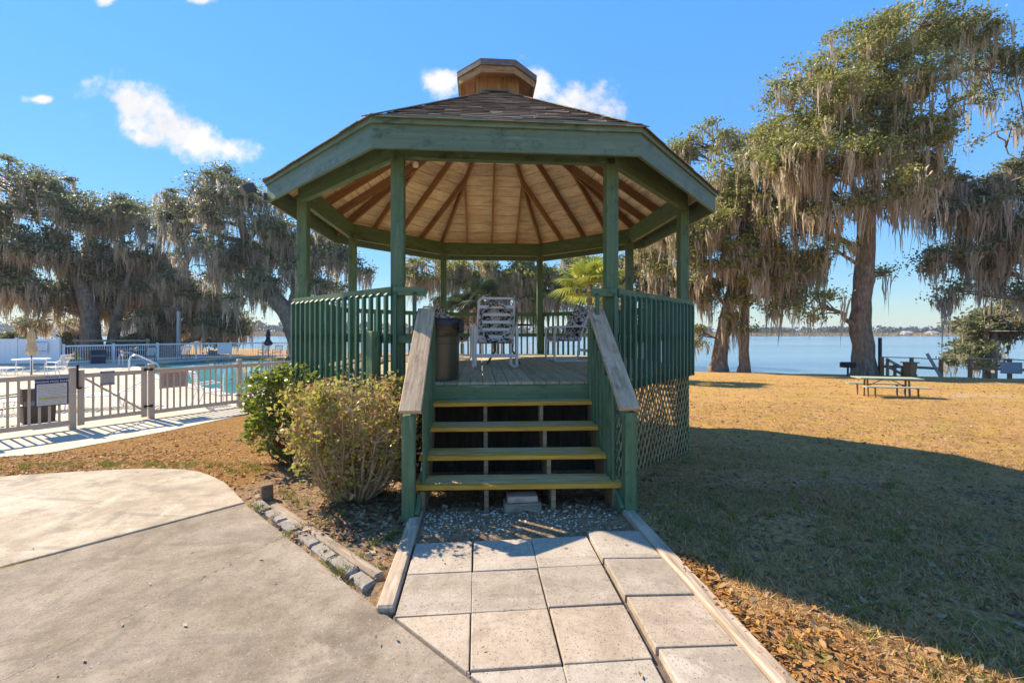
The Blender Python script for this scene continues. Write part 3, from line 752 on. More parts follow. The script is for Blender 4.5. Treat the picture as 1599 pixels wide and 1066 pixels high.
for s in (-1, 1):
    x = SX + s * .94
    hr0, hr1 = Vector((x, -2.97, ZD + .80)), Vector((x, -4.07, .915)); d = (hr1 - hr0).normalized(); up = Vector((0, -d.z, d.y)) * -1
    if up.z < 0: up = -up
    board('handrail', hr0, hr1, .185, .04, HANDRAIL, gaz, up, .006)
    board('rail_support', hr0 - up * .06 + Vector((-s * .02, 0, 0)), hr1 - up * .06 + Vector((-s * .02, 0, 0)), .04, .085, GREEN, gaz, up)
    board('newel_post', (x + s * .02, -4.005, -.12), (x + s * .02, -4.005, .885), .105, .105, GREEN, gaz, (0, 1, 0), .006)
    board('stair_side_rail', (x - s * .055, -3.0, .70), (x - s * .055, -4.0, -.02), .04, .20, GREEN, gaz)
    for i in range(7):
        y = -3.03 - .135 * i; t = (y + 2.97) / -1.10; zt = hr0.z + (hr1.z - hr0.z) * t - .045; zb = max(-.03, .52 - (-(y + 3.0)) * .72)
        board('stair_side_board', (x - s * .085, y, zb), (x - s * .085, y, zt), .088, .02, GREEN, gaz, (1, 0, 0))
board('rail_block', (SX + .92, -4.02, .80), (SX + .92, -3.84, .88), .03, .09, GREEN, gaz)
gaz_mw = gaz.matrix_basis.copy()
gm = Matrix.Translation((-.28, 7.65, 0)) @ Matrix.Rotation(R(4.3), 4, 'Z')
def G2W(x, y, z=0.): return gm @ Vector((x, y, z))
# wooden blocks propping the lowest step
for i, (sz, z, rz, lab) in enumerate([((.33, .16, .085), .0125, .05, 'wide grey timber block lying under the lowest yellow step'), ((.27, .13, .055), .085, .02, 'smaller pinkish wood block on top of the grey one under the step')]):
    o = MB().box((0, 0, 0), sz, 0, .006).build('wood_block', wood('block_wood_%d' % i, [[(.14, .12, .08), (.27, .24, .17), (.36, .32, .24)], [(.38, .25, .17), (.50, .36, .26), (.58, .45, .34)]][i], .9, 5, 30, .5))
    p = G2W(.08, -3.86); o.location = (p.x, p.y, z + .015); o.rotation_euler = (0, 0, R(4.3) + rz); tag(o, lab, 'wood block')
# floodlight on the eave corner
fl = thing('floodlight', 'grey floodlight mounted at the eave corner of the gazebo roof', 'floodlight', G2W(*(ov(AE, 7) + Vector((-.02, -.03, 3.50)))), R(-45 + 4))
LM = plain('lamp_grey', (.10, .10, .10), .5, .3)
MB().box((0, 0, 0), (.09, .05, .10)).build('junction_box', LM, fl); MB().tube([(0, -.03, 0), (0, -.09, .03), (-.02, -.12, .05)], .014, 8).build('arm', LM, fl, True)
MB().box((-.03, -.20, .07), (.15, .16, .12), m=Matrix.Rotation(.5, 4, 'X')).build('lamp_head', LM, fl)
sp = tag(MB().lathe([(.028, 0), (.034, .01), (.034, .05), (.02, .06)], 14).build('ceiling_bulb', plain('bulb_white', (.75, .74, .7), .3), None, True), 'small round white bulb under the front header beside a post', 'bulb')
sp.location = G2W(-1.02, -2.84, 3.44)

# ------------------------------------------------------------------ live oaks hung with Spanish moss
def bark_mat():
    m, g, p = newmat('oak_bark'); P = g.pos(); v = g.vmath('MULTIPLY', P, (9, 9, 2.2)); f = g.noise(v, 1, 6, .7, .5)
    c = g.ramp(f, [(.3, (.075, .055, .042)), (.5, (.20, .15, .11)), (.7, (.36, .29, .23))])
    c = g.mix(g.map(g.noise(P, 1.1, 4), .5, .7, 0, .5), c, (.22, .215, .17))
    setp(g, p, col=c, rough=.95, spec=.1, nrm=g.bump(f, .9, .05)); return m
BARK = bark_mat()
OAK_D = leafmat('oak_leaf_dark', [(.07, .092, .04), (.135, .16, .068), (.21, .225, .105), (.30, .29, .155)], .42, .42)
OAK_L = leafmat('oak_leaf_light', [(.10, .125, .03), (.20, .22, .05), (.31, .31, .082), (.43, .39, .13)], .45, .42)
MOSS = leafmat('spanish_moss', [(.32, .25, .16), (.47, .38, .255), (.61, .51, .36), (.74, .635, .475)], .6, .9)
MOSS_D = leafmat('spanish_moss_grey', [(.28, .235, .175), (.40, .345, .265), (.53, .465, .37), (.66, .585, .475)], .58, .9)
def moss_tufts(p, L, rng, width=.06, strands=9, spread=.15):
    """p (n,3) anchor points, L (n,) lengths -> strand centre lines and half widths; each tuft tapers to a tail"""
    n = len(p); m = n * strands; K = 6; t = np.linspace(0, 1, K)
    o = rng.normal(0, 1, (m, 2)); rr = np.linalg.norm(o, axis=1); sp = np.repeat(spread * rng.uniform(.5, 1.6, n), strands)
    a = np.repeat(p, strands, 0); a[:, :2] += o * sp[:, None]; a[:, 2] += rng.normal(0, .12, m)
    l = np.repeat(L, strands) * np.clip(1.05 - .38 * rr, .12, 1) * rng.uniform(.45, 1.0, m)
    P = np.repeat(a[:, None, :], K, 1); P[:, :, 2] -= l[:, None] * t[None]
    sway = np.repeat(rng.normal(0, .05, (n, 2)), strands, 0)[:, None, :] + rng.normal(0, .03, (m, 1, 2)); pull = -(o * sp[:, None])[:, None, :] * .55
    P[:, :, :2] += sway * (t[None, :, None] ** 1.5) * l[:, None, None] + pull * t[None, :, None] + rng.normal(0, .022, (m, K, 2))
    an = rng.uniform(0, 3.1416, m); d = np.stack([np.cos(an), np.sin(an), np.zeros(m)], 1)
    w = width * rng.uniform(.5, 1.5, (m, 1)) * np.array([.5, 1.1, 1, .8, .5, .08])[None] * rng.uniform(.45, 1.45, (m, K))
    return P, d[:, None, :] * w[:, :, None] * .5
def oak(name, label, trunks, blobs, nleaf, ntuft, seed, leaf=.2, clump=.75, mossL=(.6, 2.2), lm=None, mm=None, group='moss-hung live oaks', mw=.062, limbs=True, cat='tree', mstr=10):
    global RNG
    RNG = np.random.default_rng(seed); rng = RNG; rd = random.Random(seed)
    t = thing(name, label, cat, trunks[0][0][0], 0, group); org = Vector(trunks[0][0][0])
    wood_ = MB()
    tr = []
    for path in trunks:
        pts = [Vector(p) - org for p, r in path]; rad = [r for p, r in path]
        fine, fr_ = [], []
        for i in range(len(pts) - 1):
            for s in range(5):
                u = s / 5; p0 = pts[max(0, i - 1)]; p1, p2 = pts[i], pts[i + 1]; p3 = pts[min(len(pts) - 1, i + 2)]
                q = .5 * ((2 * p1) + (p2 - p0) * u + (2 * p0 - 5 * p1 + 4 * p2 - p3) * u * u + (3 * p1 - p0 - 3 * p2 + p3) * u ** 3)
                r_ = rad[i] + (rad[i + 1] - rad[i]) * u
                fine.append(q + Vector((rd.uniform(-1, 1), rd.uniform(-1, 1), 0)) * r_ * .10); fr_.append(r_ * rd.uniform(.94, 1.06))
        fine.append(pts[-1]); fr_.append(rad[-1]); dd = (pts[-1] - pts[-2]).normalized(); fine.append(pts[-1] + dd * 1.1); fr_.append(rad[-1] * .45); fine.append(pts[-1] + dd * 2.0 + Vector((.2, 0, 0))); fr_.append(.025)
        flare = [pts[0] + Vector((0, 0, -.7))] ; fine = flare + fine; fr_ = [rad[0] * 1.5] + fr_; fr_[1] *= 1.25; fr_[2] *= 1.08
        wood_.tube(fine, fr_, 12); tr += list(zip(fine, fr_))
    vol = [b[1] * b[2] * b[3] for b in blobs]; wts = np.array([v ** .62 * (b[4] if len(b) > 4 else 1) for v, b in zip(vol, blobs)]); wts /= wts.sum()
    LC, MP, ML = [], [], []
    for b, w in zip(blobs, wts):
        c = np.array(Vector(b[0]) - org); rad = np.array([b[1], b[2], b[3]]); dens = b[4] if len(b) > 4 else 1; mo = b[5] if len(b) > 5 else 1
        nl = int(nleaf * w * 1.25); per = 150; nc = max(3, nl // per)
        cand_ = c + unit(nc * 4) * (rng.uniform(.15, 1.15, (nc * 4, 1)) ** .5) * rad
        kn = np.array([noise.noise(Vector(p * np.array([.42, .42, .7])) + Vector((seed, 0, 0))) for p in cand_]); cl = cand_[np.argsort(-kn)[:int(nc * 1.9)]][rng.permutation(int(nc * 1.9))[:nc]]
        if limbs:
            cv = Vector(c); cand = [(q, r_) for q, r_ in tr if q.z < cv.z + .3] or tr
            q, r_ = min(cand, key=lambda a: (a[0] - cv).length + .5 * max(0, a[0].z - cv.z + 2))
            dist = (cv - q).length; mid = q * .5 + cv * .5 + Vector((rd.uniform(-.12, .12) * dist, rd.uniform(-.12, .12) * dist, dist * rd.uniform(-.02, .2)))
            r0 = min(r_ * .62, .035 * dist + .05); seg = 9; lp = []
            for i in range(seg + 1):
                s = i / seg; lp.append(q * (1 - s) ** 2 + mid * 2 * s * (1 - s) + cv * s * s + Vector((rd.uniform(-1, 1), rd.uniform(-1, 1), rd.uniform(-1, 1))) * .03 * dist * math.sin(PI * s))
            wood_.tube(lp, [r0 + (.045 - r0) * (i / seg) ** .8 for i in range(seg + 1)], 7)
            for j in range(min(nc, 14)):
                tp = Vector(cl[rd.randrange(nc)]); s0 = lp[rd.randrange(seg // 2, seg + 1)]; md = (s0 + tp) * .5 + Vector((0, 0, rd.uniform(-.1, .35)))
                wood_.tube([s0, md, tp], [.055, .038, .014], 4)
        k = max(1, nl // nc)
        off = rng.normal(size=(nc, k, 3)) * np.array([clump, clump, clump * .45]) * .44 * rng.uniform(.55, 1.4, (nc, 1, 1))
        LC.append((cl[:, None, :] + off).reshape(-1, 3))
        nm = int(ntuft * w * mo)
        if nm > 0:
            i = rng.integers(0, nc, nm); MP.append(cl[i] + rng.normal(size=(nm, 3)) * np.array([.35, .35, .1]) * clump - np.array([0, 0, .25 * clump])); ML.append(rng.uniform(*mossL, nm) ** 1.0 * np.where(rng.uniform(size=nm) < .12, 1.5, 1))
    wood_.build('trunk', BARK, t, 'full')
    LC = np.concatenate(LC); soup('crown', leaf_quads(LC, leaf, .62, flat=.25), 4, lm or OAK_D, t)
    if MP:
        MP = np.concatenate(MP); ML = np.concatenate(ML); P, W = moss_tufts(MP, ML, rng, mw, mstr)
        strips('moss', P, W, mm or MOSS, t)
    return t
B = lambda p, rx, ry, rz, d=1, m=1: (p, rx, ry, rz, d, m)
# the big oak by the water
oak('live_oak', 'tallest live oak with a thick straight trunk on the lawn by the lake', [[((20.92, 25.00, -1.07), .60), ((20.69, 25.00, 2.27), .52), ((20.88, 25.00, 5.31), .49), ((21.29, 25.30, 8.81), .44), ((22.00, 25.50, 11.96), .34), ((22.85, 25.50, 15.44), .24), ((24.20, 25.50, 18.93), .10)]],
    [B((24.78, 25.50, 20.09), 2.1, 1.8, 1.3, 1, .25), B((20.47, 24.50, 17.50), 2.9, 2.4, 1.6, 1, .5), B((28.17, 26.50, 19.40), 2.3, 2.2, 1.5, .8, .5), B((30.00, 26.00, 17.49), 1.9, 2, 1.6, .6, .7), B((17.32, 24.00, 14.63), 2.8, 2.4, 2.2, 1.1, .7), B((21.87, 24.00, 14.45), 3.3, 2.6, 2.0, 1.1, .8),
     B((17.09, 22.50, 10.91), 3.0, 2.4, 1.7, 1.2, 1.3), B((22.78, 24.00, 11.90), 2.3, 2.3, 1.6, 1, 1), B((15.24, 24.00, 11.17), 1.9, 2.2, 2.3, 1.1, 1.1), B((19.39, 23.00, 9.20), 2.6, 2.4, 1.0, .5, 2.6), B((16.59, 24.00, 7.89), 1.9, 2.0, 1.2, .35, 3.2), B((18.91, 25.00, 6.64), 1.3, 1.6, 1.0, .3, 2.6), B((24.30, 25.00, 9.86), 1.6, 1.8, 1.0, .4, 2.2), B((17.32, 24.00, 3.34), 1.3, 1.2, .8, .4, 1.1), B((22.40, 25.00, 5.12), .8, 1, .7, .35, .8)],
    74000, 1050, 11, .16, .85, (.8, 2.9), OAK_L, MOSS)
# two trunks nearer the gazebo
oak('live_oak', 'leaning stout oak trunk at the lake edge just past the gazebo', [[((13.95, 28.50, -0.83), .50), ((14.34, 28.50, 1.94), .44), ((14.99, 28.50, 4.53), .39), ((15.50, 28.50, 7.56), .38), ((15.81, 28.50, 10.59), .26)]],
    [B((13.62, 28.00, 10.85), 2.4, 2.2, 1.9, 1.1, .8), B((12.13, 28.00, 8.09), 2.2, 2.2, 2.0, 1.1, 1), B((16.08, 29.00, 14.04), 2.2, 2.2, 2.0, 1, .8), B((13.67, 31.00, 15.37), 1.9, 1.6, 1.5, .45, .5), B((12.77, 28.00, 4.90), 2.4, 2.2, 1.5, .7, 2.2), B((11.18, 30.00, 7.42), 2.2, 2, 2, .8, 1.2), B((10.54, 33.00, 11.00), 2.2, 2, 2.4, .35, .7), B((12.65, 32.00, 14.60), 1.5, 1.5, 1.5, .3, .6), B((13.00, 28.50, 1.50), 1.5, 1.4, .9, .3, .9)],
    33000, 620, 12, .19, .85, (.8, 2.6), OAK_L, MOSS)
oak('live_oak', 'slender upright oak trunk beside the leaning one at the lake edge', [[((15.13, 27.50, -0.87), .32), ((15.13, 27.50, 1.51), .29), ((15.21, 27.50, 4.01), .27), ((15.54, 27.50, 6.51), .26), ((16.13, 27.50, 9.44), .18)]],
    [B((16.00, 27.00, 9.70), 2.6, 2.2, 1.9, 1.1, 1.1), B((15.18, 27.00, 6.22), 2.6, 2.2, 1.6, .8, 2.0), B((17.51, 26.50, 6.34), 2.1, 2, 1.5, .6, 2.2), B((16.31, 26.50, 3.92), 1.9, 1.8, 1.0, .35, 1.8), B((14.36, 27.00, 8.06), 2, 2, 1.6, 1, 1.2), B((14.63, 27.50, 2.55), 1.1, 1, .8, .35, 1)],
    27000, 620, 13, .19, .85, (.8, 2.6), OAK_L, MOSS)
# overhanging oak rooted out of view on the right
oak('live_oak', 'wide oak with long moss-hung limbs reaching over the lakeside railing', [[((33.89, 24.00, -1.03), .85), ((33.60, 24.00, 3.34), .7), ((32.43, 24.00, 6.62), .55), ((30.61, 24.00, 8.44), .4)]],
    [B((27.70, 24.00, 10.08), 2.6, 2, 1.2, 1, 1.4), B((25.51, 24.00, 8.98), 2.0, 1.8, 1.1, .8, 1.6), B((27.59, 23.00, 7.45), 2.2, 2, 1.3, .8, 2), B((26.60, 24.00, 6.43), 2.0, 1.8, .9, .4, 2.6), B((24.71, 24.00, 5.89), 1.3, 1.3, .9, .5, 1.2), B((28.24, 24.00, 4.79), 1.9, 1.8, 1.2, .5, 2.0), B((25.58, 24.00, 3.88), 1.0, 1, .6, .4, 2.0), B((28.66, 25.00, 13.46), 1.8, 1.4, .7, .10, .75), B((29.15, 24.00, 11.53), 1.6, 1.4, .8, .3, 1.0), B((32.07, 24.00, 12.44), 3, 2.5, 2, 1, .6), B((31.89, 25.00, 16.31), 2, 2, 1.6, .4, .8)],
    25000, 700, 14, .17, .8, (.8, 2.7), OAK_D, MOSS_D)
oak('shore_oak', 'low bushy oak draped in moss at the water behind the railing', [[((29.98, 26.50, -1.71), .28), ((29.78, 26.50, -0.10), .22), ((29.98, 26.50, 2.31), .12)]],
    [B((29.98, 26.50, 2.11), 2.0, 1.6, 1.1, 1, 1.2), B((28.97, 26.50, 0.71), 1.5, 1.4, 1.0, 1, 1.2), B((31.98, 27.00, 2.74), 1.6, 1.4, 1.3, .7, 1.2), B((27.95, 26.00, -0.19), .8, .9, .6, .8, .7)],
    9000, 230, 15, .2, .7, (.5, 1.4), OAK_D, MOSS)
# the row beyond the pool
oak('live_oak', 'broad dark oak behind the white privacy fence', [[((-32.87, 33.00, -0.11), .72), ((-32.97, 33.00, 2.49), .6), ((-33.53, 33.00, 5.00), .5), ((-35.28, 33.00, 7.50), .36)], [((-32.27, 34.00, -0.16), .42), ((-31.86, 34.00, 2.52), .36), ((-31.14, 34.00, 5.10), .28)]],
    [B((-38.58, 32.00, 13.39), 2.9, 2.6, 2.0, .9, .4), B((-36.39, 32.00, 10.72), 3.2, 2.6, 2.3, 1.1, .35), B((-35.16, 34.00, 11.91), 2.8, 2.4, 2.1, 1, .5), B((-36.90, 31.00, 7.14), 3.2, 2.6, 2.2, 1.1, .8), B((-35.53, 33.00, 7.50), 3.6, 2.6, 2.2, 1.0, .8), B((-32.99, 34.00, 7.94), 3.2, 2.4, 2.2, .9, 1.4), B((-36.88, 32.00, 4.41), 3.4, 2.4, 1.6, .9, 1.6), B((-34.29, 33.50, 4.79), 3.2, 2.4, 1.5, .6, 2.6), B((-38.74, 35.00, 2.81), 3.0, 2, 1.0, .4, 2.2), B((-40.43, 31.00, 9.02), 3.5, 3, 3.5, .8, .5)],
    34000, 1500, 21, .21, 1.0, (.9, 2.6), OAK_D, MOSS)
oak('live_oak', 'multi-stemmed oak leaning apart behind the tall light pole', [[((-30.40, 36.00, -0.10), .62), ((-29.91, 36.00, 2.57), .5), ((-28.82, 36.00, 5.58), .38), ((-27.56, 36.00, 8.04), .25)], [((-28.55, 35.00, -0.06), .5), ((-28.23, 35.00, 2.55), .42), ((-29.18, 35.00, 5.20), .3)], [((-32.09, 37.00, -0.15), .45), ((-32.20, 37.00, 2.60), .38), ((-33.38, 37.00, 5.97), .28)]],
    [B((-33.30, 36.00, 11.04), 3.0, 2.4, 1.7, .9, .7), B((-32.82, 37.00, 12.15), 2.4, 2, 1.3, .7, .5), B((-33.70, 35.00, 5.73), 3.2, 2.4, 1.8, .6, 2.4), B((-32.48, 36.00, 8.04), 2.6, 2.3, 1.4, .8, 1.6), B((-31.93, 36.00, 4.21), 3.4, 2.4, 1.5, .6, 2.4), B((-27.06, 35.00, 5.20), 3.2, 2.4, 1.5, .6, 2.3), B((-29.75, 36.00, 6.40), 2.0, 1.8, 1.2, .5, 1.5), B((-28.39, 35.00, 3.08), 3.6, 2.2, 1.1, .6, 1.3), B((-24.40, 35.00, 3.61), 2.6, 2, 1.2, .6, 1.8), B((-22.93, 34.00, 2.00), 1.7, 1.5, .8, .8, 1.0), B((-27.20, 37.00, 2.04), 2.4, 1.6, .8, .35, 1.6)],
    26000, 1550, 22, .21, 1.0, (.9, 2.6), OAK_D, MOSS)
oak('live_oak', 'great spreading oak with a curved trunk behind the far pool fence', [[((-16.00, 32.00, -0.06), .80), ((-16.58, 32.00, 2.22), .68), ((-17.85, 32.00, 4.02), .58), ((-19.46, 32.50, 5.83), .46), ((-20.76, 33.00, 8.50), .34), ((-21.41, 33.00, 11.51), .2)], [((-16.58, 32.00, 2.22), .5), ((-16.64, 32.50, 4.45), .42), ((-16.00, 33.00, 6.50), .3)]],
    [B((-21.76, 33.00, 12.51), 2.7, 2.3, 1.8, 1.1, .4), B((-26.91, 34.00, 12.22), 1.7, 1.6, 1.2, .8, .9), B((-24.51, 33.00, 10.25), 2.8, 2.3, 1.6, .9, .8), B((-18.43, 32.00, 10.48), 2.6, 2.4, 2.0, 1.1, .6), B((-20.76, 32.00, 7.81), 2.6, 2.3, 1.6, .8, 1.9), B((-17.36, 32.00, 7.32), 2.4, 2.2, 2.0, .9, 1.6), B((-14.75, 33.00, 8.25), 2.4, 2.2, 2.2, .8, 1.0), B((-12.61, 34.00, 7.42), 1.7, 1.7, 1.5, .55, .7), B((-24.01, 33.00, 6.75), 2.4, 2.0, 1.1, .5, 1.8), B((-19.10, 31.50, 4.60), 1.9, 1.8, 1.2, .8, 1.2), B((-15.00, 33.00, 5.00), 2.2, 2, 1.6, .6, .9), B((-29.18, 35.00, 10.25), 1.8, 1.5, .7, .4, 1.5)],
    34000, 1250, 23, .20, .95, (.9, 2.9), OAK_D, MOSS_D)
# trees seen through the gazebo
oak('live_oak', 'mossy oak behind the pool fence, framed by the back posts of the gazebo', [[((-1.44, 44.00, -1.21), .6), ((-1.30, 44.00, 2.79), .5), ((-0.30, 44.00, 6.13), .4), ((2.04, 44.00, 8.80), .25)]],
    [B((-7.31, 44.00, 7.80), 3.4, 2.6, 2.2, 1, 1.2), B((-3.72, 45.00, 8.62), 3.4, 2.6, 2.4, .7, 1.5), B((0.03, 44.00, 7.47), 3.4, 2.6, 2.2, 1, 1.4), B((4.04, 44.00, 7.47), 3.4, 2.6, 2.4, 1, 1.1), B((-10.89, 45.00, 7.26), 2.0, 2, 1.6, .4, .6), B((1.99, 43.00, 4.07), 3.2, 2.4, 1.8, .5, 2.4), B((-5.19, 43.00, 4.40), 3.2, 2.4, 1.6, .5, 2.2), B((6.71, 44.00, 6.80), 2.6, 2.4, 2.4, .9, 1.1), B((-2.06, 46.00, 13.32), 4, 3, 2, .5, .6), B((5.62, 46.00, 13.32), 4, 3, 2, .5, .6)],
    30000, 1600, 24, .3, 1.0, (1.2, 3.0), OAK_L, MOSS)
oak('live_oak', 'dark shaded oak seen between the right-hand gazebo posts', [[((11.77, 36.00, -1.25), .45), ((11.61, 36.00, 2.57), .4), ((10.95, 36.00, 6.40), .3)]],
    [B((10.13, 36.00, 6.40), 2.6, 2.2, 2.2, .9, 1.2), B((12.59, 36.00, 5.85), 2.4, 2.2, 2.4, 1, 1.4), B((10.95, 36.00, 3.12), 2.6, 2, 1.5, .6, 2), B((8.68, 38.00, 4.36), 2.4, 2.2, 2.0, .8, 1.4), B((11.82, 37.00, 9.90), 2.2, 2, 2, .5, .7)],
    12000, 420, 25, .28, 1.0, (1, 2.6), OAK_D, MOSS)
# shrubs under the oaks by the fence
for i, (p, r, lab) in enumerate([((-30.16, 34.00, 0.45), 1.3, 'dark rounded shrub under the oaks behind the far pool fence'), ((-39.19, 34.00, 1.07), 2.2, 'wide dark shrub behind the white privacy fence'), ((-25.10, 36.00, 0.39), 1.1, 'low dark shrub beside the lake behind the pool fence'), ((-37.94, 36.00, 1.48), 1.4, 'dense shrub between the privacy fence and the broad oak')]):
    oak('shrub', lab, [[((p[0], p[1], -.42), .08), ((p[0] + .1, p[1], .2), .05)]], [B((p[0], p[1], .55), r, r * .8, .9)], int(2600 * r), 0, 40 + i, .2, .6, lm=OAK_D, group='dark shrubs behind the pool', cat='shrub')

# ------------------------------------------------------------------ fan palms
PALM_L = leafmat('palm_sunlit', [(.20, .26, .03), (.34, .36, .05), (.46, .42, .07), (.24, .30, .05)], .5, .35)  # sunlit brightness is put into this palm's leaf colour
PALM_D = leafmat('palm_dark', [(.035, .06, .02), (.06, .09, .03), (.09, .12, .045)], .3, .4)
PALM_DEAD = leafmat('palm_dead', [(.24, .13, .05), (.36, .21, .09), (.28, .17, .08)], .3, .7)
def palm(label, base, h, nf, fl, mat, seed, dead=0):
    rd = random.Random(seed); t = thing('fan_palm', label, 'palm', base, rd.uniform(0, 6), 'fan palms behind the gazebo')
    MB().tube([(0, 0, -.3), (.03, .02, h * .4), (0, .05, h * .8), (.02, .03, h)], [.19, .16, .15, .12], 10).build('trunk', BARK, t, 'full')
    for i in range(nf + dead):
        isd = i >= nf; az = rd.uniform(0, 6.28); el = rd.uniform(-.35, 1.25) if not isd else rd.uniform(-1.35, -.8); L = fl * rd.uniform(.75, 1.1)
        d = Vector((math.cos(az) * math.cos(el), math.sin(az) * math.cos(el), math.sin(el))); c0 = Vector((.02, .03, h)); hub = c0 + d * L * .55 + Vector((0, 0, -.08 * L))
        side = d.cross(Vector((0, 0, 1))).normalized(); up = side.cross(d)
        mb = MB(); mb.tube([c0, (c0 + hub) / 2 + Vector((0, 0, .06 * L)), hub], [.022, .016, .010], 4); n = 22
        for j in range(n):
            a = (j / (n - 1) - .5) * 3.5; ll = L * (.75 - .12 * abs(a)) * rd.uniform(.9, 1.05); dr = d * math.cos(a) + side * math.sin(a); w = dr.cross(up).normalized() * .022 * L * 1.3
            m1 = hub + dr * ll * .55 + up * .05 * L; tip = hub + dr * ll + Vector((0, 0, -.16 * ll * (1 + .6 * abs(a))))
            mb.add([hub, m1 + w, tip, m1 - w], [(0, 1, 2, 3)])
        mb.build('frond', PALM_DEAD if isd else mat, t)
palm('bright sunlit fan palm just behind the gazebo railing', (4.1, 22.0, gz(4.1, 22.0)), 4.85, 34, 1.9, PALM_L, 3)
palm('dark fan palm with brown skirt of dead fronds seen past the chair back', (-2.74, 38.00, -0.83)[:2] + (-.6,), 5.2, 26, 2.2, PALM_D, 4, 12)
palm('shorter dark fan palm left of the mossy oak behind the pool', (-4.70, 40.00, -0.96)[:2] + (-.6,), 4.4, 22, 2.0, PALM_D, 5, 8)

# ------------------------------------------------------------------ the two shrubs by the steps
def hedge_shrub(name, label, base, h, rx, ry, nstem, nleaf, lsz, lm, seed, twig, dry=0., flowers=0, top=.5, stemr=.014, belly=.28, gap=0.):
    global RNG
    RNG = np.random.default_rng(seed); rng = RNG; rd = random.Random(seed)
    t = thing(name, label, 'shrub', base); wood_ = MB(); tips = []
    for i in range(nstem):
        az = rd.uniform(0, 6.28); rr = math.sqrt(rd.uniform(.02, 1)); hh = h * rd.uniform(.62, 1.06) * (1 - .22 * rr * rr)
        e = Vector((math.cos(az) * rx * rr, math.sin(az) * ry * rr, hh)); s = Vector((math.cos(az) * .10 * rr, math.sin(az) * .10 * rr, -.05))
        m = s.lerp(e, .5) + Vector((e.x * belly, e.y * belly, -.10 * h)) + Vector((rd.uniform(-.07, .07), rd.uniform(-.07, .07), 0)); pts = []
        for k in range(7):
            q = k / 6; pts.append(s * (1 - q) ** 2 + m * 2 * q * (1 - q) + e * q * q + Vector((rd.uniform(-1, 1), rd.uniform(-1, 1), rd.uniform(-.5, .5))) * .016)
        wood_.tube(pts, [stemr * rd.uniform(.7, 1.2) * (1 - .8 * k / 6) + .002 for k in range(7)], 5)
        for k in range(2, 7):
            for b in range(3):
                d = Vector((rd.gauss(0, 1), rd.gauss(0, 1), rd.uniform(-.1, 1.2))).normalized(); L = rd.uniform(.06, .24); p = pts[k]; q = p + d * L
                q.z = min(q.z, h * 1.0 + .03 * rd.uniform(-1, 1)); wood_.tube([p, p.lerp(q, .5) + Vector((0, 0, .012)), q], [.004, .003, .0016], 3); tips.append(q); tips.append(p.lerp(q, .6))
    wood_.build('stem', twig, t)
    T = np.array([p[:] for p in tips]); wt = (np.clip(T[:, 2] / h, 0, 1) ** (2 * top + .01)) * (.25 + (T[:, 0] / rx) ** 2 + (T[:, 1] / ry) ** 2); wt *= np.array([max(.03, noise.noise(Vector((p[0] * 4.5, p[1] * 4.5, p[2] * 4.5 + seed))) + gap) for p in T]) if gap else 1; wt /= wt.sum()
    i = rng.choice(len(T), nleaf, p=wt); c = T[i] + rng.normal(0, .035, (nleaf, 3)); c[:, 2] = np.maximum(c[:, 2], .03)
    # folded blades: two triangles each side of a midrib
    a = unit(nleaf); a[:, 2] = np.abs(a[:, 2]) * .6 + .1; a /= np.linalg.norm(a, axis=1, keepdims=True); b = np.cross(a, unit(nleaf)); b /= np.linalg.norm(b, axis=1, keepdims=True); n_ = np.cross(a, b)
    s = (lsz * rng.uniform(.55, 1.25, (nleaf, 1))); tip = c + a * s; l = c + a * s * .45 + b * s * .26 + n_ * s * .07; r = c + a * s * .45 - b * s * .26 + n_ * s * .07; base_ = c
    V = np.stack([base_, l, tip, r], 1)
    nd = int(nleaf * (1 - dry)); soup('foliage', V[:nd].reshape(-1, 3), 4, lm, t)
    if dry: soup('dry_foliage', V[nd:].reshape(-1, 3), 4, DRY, t)
    fm = plain('hibiscus_red', (.36, .008, .012), .5, var=.3)
    for i in range(flowers):
        fx = [(-.42, -.42, .42), (-.36, -.46, .46), (-.05, -.52, .40), (.02, -.50, .36), (.10, -.45, .34), (.3, -.4, 1.12), (-.40, -.38, .68)][i]; mb = MB()
        for j in range(7):
            an = j * .9 + rd.uniform(0, .4); d = Vector((math.cos(an) * .8, -.5, math.sin(an) * .8)); sd = d.cross(Vector((0, 1, 0))).normalized() * .03; o = Vector(fx); mb.add([o, o + d * .03 + sd, o + d * .062, o + d * .03 - sd], [(0, 1, 2, 3)])
        f = mb.build('flower', fm, t); f['label'] = 'red hibiscus bloom'
    return t
DRY = leafmat('dry_leaf', [(.34, .20, .09), (.50, .34, .17), (.58, .43, .24), (.42, .24, .10)], .4, .8)
TWIG_T = plain('tan_twig', (.46, .31, .17), .85, var=.3, scale=20); TWIG_G = plain('grey_twig', (.20, .15, .10), .85, var=.3, scale=20)
HIB = leafmat('hibiscus_leaf', [(.055, .105, .018), (.125, .19, .028), (.24, .29, .042), (.36, .38, .065)], .42, .28)
PRIV = leafmat('privet_leaf', [(.18, .21, .028), (.33, .33, .045), (.48, .44, .075), (.52, .42, .12)], .45, .35)
hedge_shrub('hibiscus_shrub', 'dense dark green flowering shrub with red blooms by the gazebo corner', (-2.86, 5.75, gz(-2.86, 5.75)), 1.27, .74, .64, 60, 11000, .072, HIB, 51, TWIG_G, .03, 4, .22, .014, .28, .3)
hedge_shrub('privet_shrub', 'sparse twiggy clipped shrub with yellow-green leaves beside the steps', (-1.52, 4.12, gz(-1.52, 4.12)), 1.13, .62, .52, 130, 8600, .054, PRIV, 52, TWIG_T, .36, 0, .35, .013, .22, .12)

